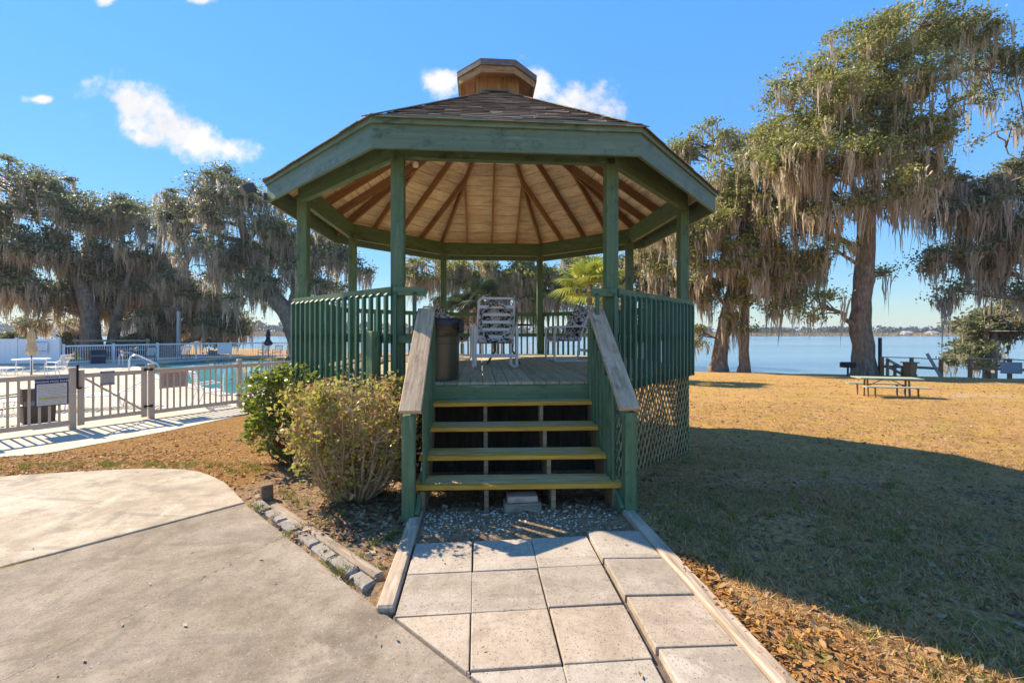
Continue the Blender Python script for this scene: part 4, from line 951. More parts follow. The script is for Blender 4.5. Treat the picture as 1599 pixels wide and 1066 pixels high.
# ------------------------------------------------------------------ pool deck, pool and its fences
DZ = -.395
VINYL = plain('cream_vinyl', (.54, .43, .31), .55, var=.05, scale=3); WHITE = plain('white_vinyl', (.80, .80, .80), .5, var=.04, scale=3)
BLACK = plain('black_iron', (.02, .02, .022), .45, .5); NAVY = plain('navy_print', (.02, .035, .13), .5, var=.05); CREAM = plain('sign_face', (.62, .60, .52), .6, var=.05); INK = plain('sign_ink', (.22, .20, .18), .7); SIGNW = plain('sign_white', (.82, .82, .80), .6)
def pool():
    FD = Vector((.5592, .829)); F0 = Vector((-8.94, 8.65)); off = Vector((.829, -.5592))
    dm = concrete('pool_deck_concrete', [(.50, .40, .28), (.58, .47, .345), (.64, .53, .40)], None, .15, .2, (.46, .36, .25), .15)
    outer = [(-9.9, 5.9), (-7.6, 6.9), (-6.9, 8.4), (-6.0, 11.6), (-2.6, 17.2), (3.0, 26), (4, 33.6), (-18, 33.9), (-24, 31.5), (-28, 25.9), (-44, 25.4), (-44, 6.8), (-16, 5.6)]
    bm = bmesh.new()
    def loop(poly, z):
        vs = [bm.verts.new((x, y, z)) for x, y in poly]; return vs, [bm.edges.new((vs[i], vs[(i + 1) % len(vs)])) for i in range(len(vs))]
    v1, e1 = loop(outer, DZ + .006); v2, e2 = loop(POOL, DZ + .006)
    bmesh.ops.triangle_fill(bm, edges=e1 + e2, use_beauty=True)
    bm.normal_update()
    for f in bm.faces:
        if f.normal.z < 0: f.normal_flip()
    # tiny skirt at the pool edge
    me = bpy.data.meshes.new('pool_deck'); bm.to_mesh(me); bm.free(); tag(link('pool_deck', me, dm), kind='structure')
    p = thing('swimming_pool', 'large in-ground swimming pool with turquoise water inside the fence', 'pool', (PC[0], PC[1], DZ))
    m, g, pr = newmat('pool_water'); P = g.pos(); n = g.noise(P, 1.6, 5, .6); c = g.ramp(g.vor(g.vmath('ADD', P, (0, 0, 0)), 1.3), [(.1, (.04, .27, .29)), (.6, (.08, .38, .39))])
    setp(g, pr, col=c, rough=.06, ior=1.33, nrm=g.bump(n, .12, .05))
    rel = [(x - PC[0], y - PC[1]) for x, y in POOL]
    me = bpy.data.meshes.new('water'); me.from_pydata([(x, y, -.10) for x, y in rel], [], [list(range(len(rel)))]); link('water', me, m, p)
    cm = plain('coping_stone', (.60, .50, .40), .8, var=.12, scale=8); tm = plain('pool_tile', (.05, .18, .26), .3, var=.3, scale=40)
    k = len(rel)
    for i in range(k):
        a, b = Vector(rel[i]), Vector(rel[(i + 1) % k]); c0 = Vector((0, 0)); L = (b - a).length; d = (b - a) / L; nrm = Vector((d.y, -d.x))
        if nrm.dot((a + b) / 2) < 0: nrm = -nrm
        board('coping', (*(a + nrm * .15), .025), (*(b + nrm * .15), .025), .32, .045, cm, p)
        board('tile_band', (*(a + nrm * .012), -.09), (*(b + nrm * .012), -.09), .02, .18, tm, p)
    return F0, FD, off
F0, FD, FOFF = pool()
FANG = math.atan2(FD.y, FD.x)
def fpt(t, z=0., o=0.): q = F0 + FD * t + FOFF * o; return Vector((q.x, q.y, DZ + z))
def panel(par, t0, t1, sp=.128):
    for z, h in ((1.09, .09), (.15, .09)): board('rail', fpt(t0, z), fpt(t1, z), .045, h, VINYL, par)
    n = max(2, round((t1 - t0) / sp)); 
    for i in range(1, n): t = t0 + (t1 - t0) * i / n; board('picket', fpt(t, .19), fpt(t, 1.05), .038, .022, VINYL, par, FOFF.to_3d())
def fpost(par, t, h=1.24):
    board('post', fpt(t, -.1), fpt(t, h - .02), .105, .105, VINYL, par, FOFF.to_3d(), .006); o = board('post_cap', fpt(t, h - .02), fpt(t, h + .02), .12, .12, VINYL, par, FOFF.to_3d(), .012)
fence_n = thing('pool_fence', 'cream vinyl picket fence beside the walk, with the latch and hinge posts', 'fence', fpt(0)); fence_n.location = (0, 0, 0)
for t in (-3.35, -1.22, -.05, 1.22, 3.06, 4.9, 6.74, 8.58, 10.42): fpost(fence_n, t)
for a, b in ((-3.3, -1.27), (-1.17, -.10), (1.27, 3.01), (3.11, 4.85), (4.95, 6.69), (6.79, 8.53), (8.63, 10.37)): panel(fence_n, a, b)
gate = thing('pool_gate', 'cream vinyl picket gate with diagonal brace and black latch', 'gate', (0, 0, 0))
for t in (.075, 1.09): board('stile', fpt(t, .06), fpt(t, 1.2), .10, .06, VINYL, gate, FOFF.to_3d(), .006)
for z in (1.08, .17): board('rail', fpt(.12, z), fpt(1.05, z), .045, .09, VINYL, gate)
for i in range(1, 7): t = .125 + .925 * i / 7; board('picket', fpt(t, .21), fpt(t, 1.04), .038, .022, VINYL, gate, FOFF.to_3d())
board('brace', fpt(.13, 1.02, .02), fpt(1.04, .24, .02), .04, .022, VINYL, gate, FOFF.to_3d())
for z in (1.13, .30): MB().box(fpt(1.155, z, .06), (.16, .02, .035), FANG).box(fpt(1.10, z, .062), (.05, .02, .06), FANG).box(fpt(1.21, z, .062), (.05, .02, .06), FANG).build('hinge', BLACK, gate)
lat = MB(); lat.box(fpt(.015, 1.05, .06), (.028, .03, .46), FANG).tube([fpt(.015, .83, .07), fpt(.08, .84, .08)], .018, 8).box(fpt(.015, 1.29, .06), (.04, .04, .05), FANG).build('latch', BLACK, gate)
def sign(name, label, t, z, w, h, back=False):
    s = thing(name, label, 'sign', fpt(t, z, .045 if not back else -.05), FANG); return s
def rows(par, x0, x1, z0, z1, n, mat, y, seed, hh=.008):
    rd = random.Random(seed); mb = MB()
    for i in range(n):
        z = z0 + (z1 - z0) * i / max(1, n - 1); x = x0 + rd.uniform(0, .01); end = x1 - rd.uniform(0, .12) * (x1 - x0)
        while x < end:
            l = rd.uniform(.012, .045); mb.box((min(x + l / 2, end), y, z), (l, .0012, hh * rd.uniform(.7, 1.1)), ch=.0002); x += l + .008
    tag(mb.build('small_print', mat, par), kind='stuff')
FACE = Matrix.Rotation(R(90), 4, 'X')
s = sign('rules_sign', 'navy bordered board headed WADING POOL RULES wired to the cream fence', -.34, .79, .46, .53)
MB().box((0, 0, 0), (.46, .012, .53), ch=.003).build('backing', NAVY, s); MB().box((0, -.0075, -.035), (.41, .003, .42), ch=.001).build('face', CREAM, s)
text('lettering', 'WADING POOL RULES', .046, SIGNW, s, Matrix.Translation((0, -.0075, .215)) @ FACE); rows(s, -.19, .19, .145, -.215, 13, INK, -.0098, 1)
MB().box((0, -.0105, -.11), (.37, .001, .020), m=Matrix.Rotation(-.05, 4, 'Y'), ch=.0002).build('underline', plain('marker_yellow', (.62, .40, .03), .6), s)
s = sign('name_sign', 'thin pale strip reading Family Pool on the top fence rail', -.26, 1.095, .3, .07)
MB().box((0, 0, 0), (.30, .004, .075), ch=.001).build('backing', plain('strip_grey', (.5, .48, .45), .6), s); text('lettering', 'Family Pool', .068, NAVY, s, Matrix.Translation((0, -.003, 0)) @ FACE)
s = sign('rules_sign', 'small pool rules board with navy bands hanging on the gate', .47, 1.0, .21, .30)
MB().box((0, 0, 0), (.23, .008, .30), ch=.002).build('backing', plain('board_tan', (.46, .42, .36), .6), s)
for z, b in ((.128, 'POOL RULES'), (-.128, 'NO LIFEGUARD')): MB().box((0, -.0055, z), (.226, .003, .042), ch=.001).build('band', NAVY, s); text('lettering', b, .03, SIGNW, s, Matrix.Translation((0, -.0075, z)) @ FACE)
rows(s, -.095, .095, .09, -.09, 9, INK, -.0055, 2, .006)
s = sign('notice_board', 'tan notice board with faded red print behind the fence pickets', 1.66, .86, .52, .42, True)
MB().box((0, 0, 0), (.56, .01, .40), ch=.002).build('backing', plain('board_pink', (.56, .46, .40), .7), s); rows(s, -.19, .19, .15, -.16, 9, plain('red_print', (.34, .12, .12), .7), -.0065, 3, .012)
# far fences
def run(name, label, pts, h, mat, step=.11, post=2.4, solid=False):
    f = thing(name, label, 'fence', (*pts[0], DZ)); f.location = (0, 0, 0); pick = MB()
    for a, b in zip(pts[:-1], pts[1:]):
        a, b = Vector(a), Vector(b); L = (b - a).length; d = (b - a) / L; n = max(1, round(L / post))
        for i in range(n + (b == Vector(pts[-1]))):
            q = a + d * L * i / n; board('post', (*q, DZ - .1), (*q, DZ + h + .08), .12, .12, mat, f, (d.x, d.y, 0))
        for i in range(n):
            p0, p1 = a + d * (L * i / n + .07), a + d * (L * (i + 1) / n - .07)
            for z in (h - .04, .12): board('rail', (*p0, DZ + z), (*p1, DZ + z), .05, .09, mat, f)
            if solid:
                m = int((p1 - p0).length / .28)
                for j in range(m): c0 = p0 + d * ((p1 - p0).length * j / m + .004); c1 = p0 + d * ((p1 - p0).length * (j + 1) / m - .004); plank('panel_board', [(*c0, DZ + h - .08), (*c1, DZ + h - .08), (*(c1 + Vector((-d.y, d.x)) * .03), DZ + h - .08), (*(c0 + Vector((-d.y, d.x)) * .03), DZ + h - .08)], h - .2, mat, f)
        if not solid:
            m = int(L / step)
            for j in range(m): q = a + d * (L * (j + .5) / m); pick.bar((*q, DZ + .12), (*q, DZ + h - .04), .038, .022, (d.x, d.y, 0))
    if not solid: tag(pick.build('pickets', mat, f), kind='stuff')
    return f
run('picket_fence', 'long white picket fence around the far side of the pool', [(-27.2, 25.6), (-23.2, 31.0), (-19.6, 33.2), (-10, 33.4), (3.6, 33.2)], 1.16, WHITE)
run('privacy_fence', 'tall solid white vinyl fence at the end of the pool deck', [(-27.3, 25.45), (-42, 25.0)], 1.56, WHITE, post=2.4, solid=True)
s = thing('warning_sign', 'white sign with blue NO DIVING lettering on the privacy fence', 'sign', (-28.3, 25.30, DZ + 1.07), R(2))
MB().box((0, 0, 0), (.86, .015, .66)).build('backing', SIGNW, s); MB().box((0, -.009, .29), (.80, .004, .06)).build('band', plain('pale_blue', (.25, .32, .55), .6), s); text('lettering', 'NO DIVING', .15, NAVY, s, Matrix.Translation((0, -.01, -.24)) @ FACE); rows(s, -.36, .36, .2, -.08, 4, plain('grey_blue', (.4, .43, .55), .7), -.0095, 4, .03)
# pool furniture
STEEL = plain('steel_tube', (.72, .72, .72), .25, .6); FRAMEW = plain('white_frame', (.80, .80, .79), .4, var=.04); FRAMEB = plain('bronze_frame', (.09, .06, .045), .45); STRAP_T = plain('tan_strap', (.55, .34, .15), .6); STRAP_W = plain('white_strap', (.74, .72, .68), .6)
def handrail(label, x, y, rz):
    t = thing('pool_handrail', label, 'handrail', (x, y, DZ), rz, 'pool handrails')
    for s_ in (-.28, .28): MB().tube([(s_, .0, 0), (s_, .0, .55), (s_, .06, .72), (s_, .20, .80), (s_, .35, .78), (s_, 1.1, .30), (s_, 1.25, -.1)], .024, 8).build('rail_tube', STEEL, t, True)
handrail('steel handrail at the pool steps seen over the gate', -19.6, 21.6, -.9); handrail('steel handrail at the far corner of the pool', -22.8, 24.6, -1.1); handrail('steel handrail at the pool edge past the white chair', -9.9, 14.3, -.6)
def strap_chair(label, x, y, z, rz, fm, sm, n=8):
    t = thing('patio_chair', label, 'chair', (x, y, z), rz, 'strap chairs round the pool')
    for s_ in (-.27, .27):
        MB().tube([(s_, -.26, 0), (s_, -.27, .40), (s_, -.24, .60), (s_, -.18, .63), (s_, .22, .60)], .016, 8).build('arm_leg', fm, t, True)
        MB().tube([(s_ * .93, .34, 0), (s_ * .93, .20, .36), (s_ * .93, -.25, .41)], .016, 8).build('leg', fm, t, True); MB().tube([(s_ * .93, .17, .38), (s_ * .93, .26, .62), (s_ * .93, .36, .93)], .016, 8).build('back_tube', fm, t, True)
    MB().tube([(-.25, .36, .93), (.25, .36, .93)], .016, 8).build('back_bar', fm, t, True); MB().tube([(-.25, -.25, .41), (.25, -.25, .41)], .016, 8).build('seat_bar', fm, t, True)
    for i in range(n): q = i / (n - 1); MB().box((0, .185 + .16 * q, .44 + .46 * q), (.52, .006, .036)).build('strap', sm, t)
    for i in range(7): q = i / 6; MB().box((0, -.23 + .40 * q, .412 - .02 * q), (.50, .045, .006)).build('strap', sm, t)
    return t
def chaise(label, x, y, rz, fm, sm, back=.35):
    t = thing('chaise_lounge', label, 'lounger', (x, y, DZ), rz, 'loungers inside the pool fence')
    for s_ in (-.3, .3):
        MB().tube([(s_, -.95, .32), (s_, .35, .34), (s_, .95, .34 + back)], .018, 8).build('side_rail', fm, t, True)
        for y_ in (-.7, .35): MB().tube([(s_, y_ - .12, .33), (s_, y_ - .10, .03), (s_, y_ + .16, .03), (s_, y_ + .20, .33)], .016, 8).build('leg', fm, t, True)
    for i in range(22): q = i / 21; y_ = -.92 + 1.84 * q; z_ = .33 + (max(0, y_ - .35) / .6 * back); MB().box((0, y_, z_ + .008), (.62, .05, .006)).build('strap', sm, t)
strap_chair('tan strap chair with bronze frame just inside the pool fence', -10.72, 9.0, DZ, 2.4, FRAMEB, STRAP_T, 12)
strap_chair('white patio chair standing at the pool edge', -8.2, 11.4, DZ, 2.5, FRAMEW, STRAP_W)
strap_chair('white strap chair beside the table with the tan umbrella', -20.7, 19.2, DZ, -1.4, FRAMEW, STRAP_W)
strap_chair('first pale chair along the far picket fence, beside the navy bin', -24.0, 28.0, DZ, .5, FRAMEB, STRAP_W); strap_chair('second pale chair along the far picket fence', -23.0, 29.6, DZ, .3, FRAMEB, STRAP_W)
for i, (x, y) in enumerate([(-19.0, 32.3), (-18.0, 32.4), (-17.0, 32.4)]): strap_chair(['left', 'middle', 'right'][i] + ' bronze chair of the three by the navy umbrella', x, y, DZ, .2 * i, FRAMEB, STRAP_W)
chaise('white lounger stretched out behind the pool gate', -10.75, 11.1, -1.15, FRAMEW, STRAP_W); chaise('white lounger behind the wading pool sign', -11.75, 10.5, -1.0, FRAMEW, STRAP_W, .25); chaise('low white lounger in front of the privacy fence', -23.6, 19.4, 1.5, FRAMEW, STRAP_W, .1)
def bin_(label, x, y, w, h, mat, rz=0):
    t = thing('bin', label, 'bin', (x, y, DZ), rz); MB().add([(-w / 2, -w / 2, 0), (w / 2, -w / 2, 0), (w / 2, w / 2, 0), (-w / 2, w / 2, 0), (-w * .55, -w * .55, h), (w * .55, -w * .55, h), (w * .55, w * .55, h), (-w * .55, w * .55, h)], [(3, 2, 1, 0), (0, 1, 5, 4), (1, 2, 6, 5), (2, 3, 7, 6), (3, 0, 4, 7), (4, 5, 6, 7)]).build('body', mat, t)
    MB().box((0, 0, h + .02), (w * 1.15, w * 1.15, .05)).build('rim', mat, t); MB().box((0, -w * .54, h * .62), (w * 1.02, .01, .1)).build('band', plain('bag_grey', (.12, .15, .16), .4), t)
bin_('brown square waste bin behind the wading pool sign', -10.45, 9.3, .46, .72, plain('bin_brown', (.06, .048, .038), .6), FANG); bin_('navy waste bin against the far picket fence', -26.0, 26.5, .62, .80, plain('bin_navy', (.015, .022, .06), .5), .9)
def umbrella(label, x, y, h, mat, table=True, closed_r=.17):
    t = thing('closed_umbrella', label, 'umbrella', (x, y, DZ)); MB().tube([(0, 0, 0), (0, 0, h)], .022, 8).build('pole', FRAMEB, t); mb = MB(); n = 16; V = []; prof = [(.03, h + .02), (.09, h - .12), (.13, h - .45), (.10, h - .62), (.14, h - .8), (closed_r, h - 1.05), (closed_r * .6, h - 1.2)]
    for i, (r, z) in enumerate(prof):
        for j in range(n): a = 2 * PI * j / n; q = r * (1 + .28 * (j % 2) + .1 * math.sin(3 * a + i)); V.append((q * math.cos(a), q * math.sin(a), z))
    F = [[i * n + j, i * n + (j + 1) % n, (i + 1) * n + (j + 1) % n, (i + 1) * n + j] for i in range(len(prof) - 1) for j in range(n)]; mb.add(V, F).build('canopy', mat, t)
    if table:
        tb = thing('patio_table', 'round white table under the tan umbrella', 'table', (x, y, DZ)); MB().lathe([(.06, .70), (.60, .70), (.62, .72), (.60, .745), (.06, .745)], 28).build('table_top', FRAMEW, tb, True)
        for i in range(4): a = PI / 4 + i * PI / 2; MB().tube([(.45 * math.cos(a), .45 * math.sin(a), .71), (.5 * math.cos(a), .5 * math.sin(a), 0)], .018, 6).build('leg', FRAMEW, tb)
umbrella('closed tan umbrella standing through the white patio table', -22.2, 19.5, 2.1, plain('tan_canvas', (.50, .36, .20), .9, var=.2)); umbrella('closed navy umbrella beyond the pool by the lake', -18.6, 32.2, 2.15, plain('navy_canvas', (.015, .02, .055), .8), False, .26)
t = thing('light_pole', 'slim grey light pole standing behind the far pool fence', 'lamp post', (-25.9, 32.8, DZ)); MB().tube([(0, 0, -.2), (0, 0, 3.6)], [.16, .13], 10).build('pole', plain('pole_grey', (.42, .42, .40), .6), t); MB().lathe([(.14, 3.6), (.2, 3.66), (.2, 3.86), (.05, 3.95)], 14).build('lamp_head', LM, t, True)
t = thing('notice_board', 'blank white board fixed to the far picket fence', 'sign', (-21.6, 31.75, DZ + .72), .6); MB().box((0, 0, 0), (.9, .03, .75)).build('board', WHITE, t)
t = thing('rail_fence', 'low wooden rail fence under the broad oak behind the pool', 'fence', (-31.5, 30.5, gz(-31.5, 30.5)), .1); WD = wood('old_rail', [(.2, .14, .09), (.34, .26, .17), (.42, .34, .24)])
for x in (0, 2.4, 4.8): board('post', (x, 0, -.3), (x, 0, 1.5), .14, .14, WD, t, (0, 1, 0))
for z in (.7, 1.35): board('rail', (-.2, -.09, z), (5, -.09, z), .05, .14, WD, t)

# ------------------------------------------------------------------ furniture inside the gazebo
def cushion_mat():
    m, g, p = newmat('floral_cushion'); v = g.objvec((1, 1, 1)); f = g.noise(v, 13, 3, .6, 1.5); f2 = g.noise(v, 20, 3, .5, 1.0)
    c = g.mix(g.map(f, .50, .55), (.62, .58, .54), (.035, .03, .035)); c = g.mix(g.map(f2, .60, .63), c, (.30, .24, .22)); setp(g, p, col=c, rough=.9, spec=.1); return m
CUSH = cushion_mat(); FRAMEP = plain('patio_frame_white', (.78, .71, .64), .4, var=.05)
def puffy(l, w, t):
    mb = MB(); V, F = chbox(l / 2, w / 2, t / 2, t * .3); return mb.add(V, F)
def gchair(label, lx, ly, rz):
    p = G2W(lx, ly, ZD); t = thing('patio_chair', label, 'chair', p, rz, 'patio chairs in the gazebo')
    for s in (-.31, .31):
        path = [(s, -.30, .62), (s, -.32, .55), (s, -.32, .06), (s, -.29, .018), (s, .30, .018), (s, .34, .05), (s, .36, .5), (s, .33, .62), (s, .24, .66), (s, -.24, .645)]
        mb = MB(); mb.tube(path, .021, 8, closed=True).build('side_frame', FRAMEP, t, True)
        MB().tube([(s * .86, .17, .38), (s * .86, .25, .62), (s * .84, .40, 1.00), (s * .74, .42, 1.04)], .018, 8).build('back_tube', FRAMEP, t, True)
    MB().tube([(-.23, .42, 1.045), (.23, .42, 1.045)], .018, 8).build('top_bar', FRAMEP, t, True)
    MB().box((0, .345, .20), (.60, .03, .05)).build('cross_bar', FRAMEP, t)
    MB().tube([(-.29, -.28, .38), (.29, -.28, .38)], .018, 8).build('seat_bar', FRAMEP, t, True)
    for i in range(5): q = i / 4; MB().box((0, .225 + .17 * q, .48 + .44 * q), (.52, .012, .045)).build('strap', FRAMEP, t)
    rot = Matrix.Rotation(R(-22), 4, 'X')
    o = puffy(.52, .09, .62).build('back_cushion', CUSH, t, True); o.matrix_basis = Matrix.Translation((0, .235, .73)) @ rot; b = o.modifiers.new('soft', 'BEVEL'); b.width = .02; b.segments = 3
    o = puffy(.54, .54, .09).build('seat_cushion', CUSH, t, True); o.location = (0, -.04, .425); b = o.modifiers.new('soft', 'BEVEL'); b.width = .02; b.segments = 3
    return t
gchair('floral cushioned white chair seen from behind, facing the table', -.08, -1.05, R(180 + 8))
gchair('floral cushioned white chair turned side-on by the back railing', 1.35, .35, R(-84 + 4))
gchair('floral cushioned chair half hidden behind the waste can', -.92, .65, R(60))
t = thing('patio_table', 'round dark metal table behind the chair in the gazebo', 'table', G2W(.12, -.18, ZD))
MB().lathe([(.02, .66), (.50, .66), (.52, .675), (.50, .69), (.02, .69)], 32).build('table_top', FRAMEB, t, True)
for i in range(4): a = PI / 4 + i * PI / 2; MB().tube([(.10 * math.cos(a), .10 * math.sin(a), .65), (.24 * math.cos(a), .24 * math.sin(a), .42), (.22 * math.cos(a), .22 * math.sin(a), .22), (.40 * math.cos(a), .40 * math.sin(a), .0)], .016, 8).build('leg', FRAMEB, t, True)
# waste can with a black liner
can = thing('waste_can', 'olive brown round waste can with black liner at the top of the steps', 'waste can', G2W(-.77, -2.63, ZD))
m, g, p_ = newmat('can_plastic'); setp(g, p_, col=g.ramp(g.noise(g.objvec(), 3, 4), [(.3, (.042, .036, .018)), (.7, (.07, .058, .028))]), rough=.3, spec=.6, nrm=g.bump(g.noise(g.objvec((1, 1, 8)), 30, 3), .08, .002)); CANM = m
MB().lathe([(.215, 0), (.225, .008), (.228, .42), (.233, .425), (.236, .50), (.231, .503), (.236, .51), (.240, .575), (.236, .58), (.245, .66), (.258, .665), (.262, .70), (.25, .70)], 40).build('body', CANM, can, True)
m, g, p_ = newmat('black_liner'); setp(g, p_, col=(.012, .012, .013), rough=.28, nrm=g.bump(g.noise(g.objvec(), 26, 4), .8, .02)); LIN = m
mb = MB(); n = 56; V = []; rd = random.Random(2)
for i, (r, z) in enumerate([(.225, .60), (.262, .712), (.272, .700), (.276, .66), (.272, .60)]):
    for j in range(n): a = 2 * PI * j / n; w = .010 * math.sin(a * 9 + i) + rd.uniform(-.006, .006); V.append(((r + (w if i > 1 else 0)) * math.cos(a), (r + (w if i > 1 else 0)) * math.sin(a), z + (.02 * math.sin(a * 5) + rd.uniform(-.008, .008) if i == 4 else .004 * math.sin(a * 7))))
mb.add(V, [[i * n + j, i * n + (j + 1) % n, (i + 1) * n + (j + 1) % n, (i + 1) * n + j] for i in range(4) for j in range(n)]).build('liner', LIN, can, 'full')
for a in (-.25, PI + .25): MB().box((.268 * math.cos(a), .268 * math.sin(a), .60), (.03, .12, .12), a, .01).build('handle', LIN, can)

# ------------------------------------------------------------------ lawn furniture and lakeside railings
RUST = wood('brown_post', [(.17, .085, .04), (.28, .15, .075), (.36, .21, .12)], .8, 3, 30, .4); GREYW = wood('grey_plank', [(.15, .14, .13), (.25, .235, .22), (.36, .34, .31)], .85, 3, 34, .4); PGREEN = wood('pale_green_top', [(.24, .28, .20), (.34, .37, .27), (.42, .44, .33)], .75, 3, 24, .25)
tx, ty = 12.6, 14.2; tb = thing('picnic_table', 'pale green picnic table with brown legs on the sunny lawn', 'picnic table', (tx, ty, gz(tx, ty)), R(-13)); tb.scale = (.74, .78, .82)
for i in range(5): board('top_plank', (-1.22, -.31 + .155 * i, .75), (1.22, -.31 + .155 * i, .75), .148, .04, PGREEN, tb)
for s in (-1, 1):
    for i in range(2): board('seat_plank', (-1.22, s * (.60 + .15 * i), .44), (1.22, s * (.60 + .15 * i), .44), .142, .04, PGREEN, tb)
    for x in (-.80, .80):
        board('leg', (x, s * .16, -.05), (x, s * .10, .73), .06, .05, RUST, tb, (0, 1, 0)); board('seat_leg', (x, s * .66, -.05), (x, s * .66, .42), .05, .05, RUST, tb, (0, 1, 0))
for x in (-.80, .80): board('cross_beam', (x - .03, -.72, .405), (x - .03, .72, .405), .04, .05, RUST, tb)
for s in (-1, 1): board('brace', (s * .72, 0, .42), (s * .08, 0, .72), .03, .03, RUST, tb)
def railing(label, pts, h=1.05, extra=None):
    x0, y0 = pts[0]; r = thing('lakeside_railing', label, 'railing', (x0, y0, gz(x0, y0)), 0, 'brown railings by the lake'); P_ = [Vector((x - x0, y - y0, gz(x, y) - gz(x0, y0))) for x, y in pts]
    for q in P_: board('post', q + Vector((0, 0, -.3)), q + Vector((0, 0, h)), .14, .14, RUST, r, (0, 1, 0))
    for a, b in zip(P_[:-1], P_[1:]):
        board('top_rail', a + Vector((-.1, 0, h + .03)), b + Vector((.1, 0, h + .03)), .16, .05, GREYW, r); board('middle_rail', a + Vector((0, -.09, h * .52)), b + Vector((0, -.09, h * .52)), .04, .15, RUST, r)
    return r
r1 = railing('brown railing at the top of the lake stairs with a grey cap rail', [(21.3, 24.3), (23.1, 24.4), (24.6, 24.2)])
for i in range(4): a = .1 + .42 * i; board('stair_post', (a, -.25, -.3), (a, -.25, .95 - .27 * i), .11, .11, RUST, r1, (0, 1, 0))
board('stair_rail', (.0, -.28, 1.0), (1.75, -.28, .02), .05, .14, GREYW, r1); board('stair_rail', (.0, -.22, .62), (1.3, -.22, -.05), .05, .14, RUST, r1)
r2 = railing('long brown railing along the bank with a grey panel on it', [(25.4, 23.4), (27.0, 22.9), (29.2, 22.4), (31.2, 22.0)]); MB().box((1.55, -.62, .62), (.9, .03, .62), -.3).build('panel', plain('grey_panel', (.26, .27, .30), .6), r2)
o = tag(board('mooring_pole', (21.45, 24.6, gz(21.45, 24.6) - .3), (21.45, 24.6, gz(21.45, 24.6) + 2.2), .13, .13, plain('black_pole', (.025, .03, .03), .6), None, (0, 1, 0)), 'tall thin black pole rising beside the lake stairs', 'pole')
o = tag(board('leaning_plank', (24.1, 23.7, gz(24.1, 23.7) - .05), (23.55, 23.95, gz(23.7, 24) + 1.32), .16, .05, GREYW, None, (0, 1, 0)), 'grey plank leaning against the brown lakeside railing', 'plank')
t = thing('planter', 'tapered brown wooden planter box beside the lake stairs', 'planter', (22.35, 23.7, gz(22.35, 23.7)), .1); t.scale = (.72, .72, .9); MB().add([(-.24, -.24, -.1), (.24, -.24, -.1), (.24, .24, -.1), (-.24, .24, -.1), (-.3, -.3, .85), (.3, -.3, .85), (.3, .3, .85), (-.3, .3, .85)], [(3, 2, 1, 0), (0, 1, 5, 4), (1, 2, 6, 5), (2, 3, 7, 6), (3, 0, 4, 7), (4, 5, 6, 7)]).build('box', RUST, t); MB().box((0, 0, .88), (.85, .75, .06)).build('rim', RUST, t)
t = thing('charcoal_grill', 'black park grill on a post beside the big oak trunk', 'grill', (19.1, 24.0, gz(19.1, 24.0))); MB().tube([(0, 0, -.3), (0, 0, .5)], .05, 8).build('post', BLACK, t); MB().box((0, 0, .64), (.62, .42, .28)).build('fire_box', BLACK, t); MB().box((-.02, 0, .80), (.5, .4, .02)).build('grate', LM, t)
t = thing('bench', 'small dark bench between the big oak and the lake stairs', 'bench', (20.9, 25.3, gz(20.9, 25.3))); board('seat', (-.7, 0, .45), (.9, 0, .45), .3, .05, GREYW, t)
for x in (-.5, .7): board('leg', (x, 0, -.2), (x, 0, .43), .06, .22, GREYW, t, (1, 0, 0))
t = thing('bench', 'grey plank bench in front of the long bank railing', 'bench', (28.3, 21.6, gz(28.3, 21.6)), -.2); board('seat', (-1, 0, .46), (1.2, 0, .46), .36, .05, GREYW, t)
for x in (-.7, .9): board('leg', (x, 0, -.2), (x, 0, .44), .08, .3, RUST, t, (1, 0, 0))
t = thing('shelter', 'corner of a grey lakeside shelter with posts and flat roof', 'shelter', (29.6, 23.4, gz(29.6, 23.4)))
for x, y in ((0, 0), (3, 0), (0, 2.5), (3, 2.5)): board('post', (x, y, -.3), (x, y, 3.2), .2, .2, GREYW, t, (0, 1, 0))
for z in (2.0, 3.0): board('beam', (-.5, -.12, z), (3.4, -.12, z), .06, .16, GREYW, t)
for i in range(9): board('roof_board', (-.8, -.5 + .42 * i, 3.24), (3.8, -.5 + .42 * i, 3.24), .40, .04, GREYW, t)

# ------------------------------------------------------------------ fallen leaves and grass
def on_hard(x, y):
    if inside(x, y, SLAB_A) or inside(x, y, SLAB_B): return True
    q = Vector((x, y)) - O; u, v = q.dot(U), q.dot(Vv)
    if -.46 < u < 1.36 and v < .03: return True
    q = Vector((x, y)) - F0; d = q.dot(FOFF)
    return x < -2 and inside(x, y, [(-9.9, 5.9), (-7.6, 6.9), (-6.9, 8.4), (-6.0, 11.6), (-2.6, 17.2), (-44, 25.4), (-44, 6.8), (-16, 5.6)])
def scatter(n, rng, zones):
    out = []
    while len(out) < n:
        zx = zones[rng.integers(0, len(zones))]; x, y = rng.uniform(zx[0], zx[1]), rng.uniform(zx[2], zx[3])
        if on_hard(x, y): continue
        l = gm.inverted() @ Vector((x, y, 0))
        if max(abs(l.x), abs(l.y), (abs(l.x) + abs(l.y)) / 1.414) < 2.8: continue
        out.append((x, y, gz(x, y)))
    return np.array(out)
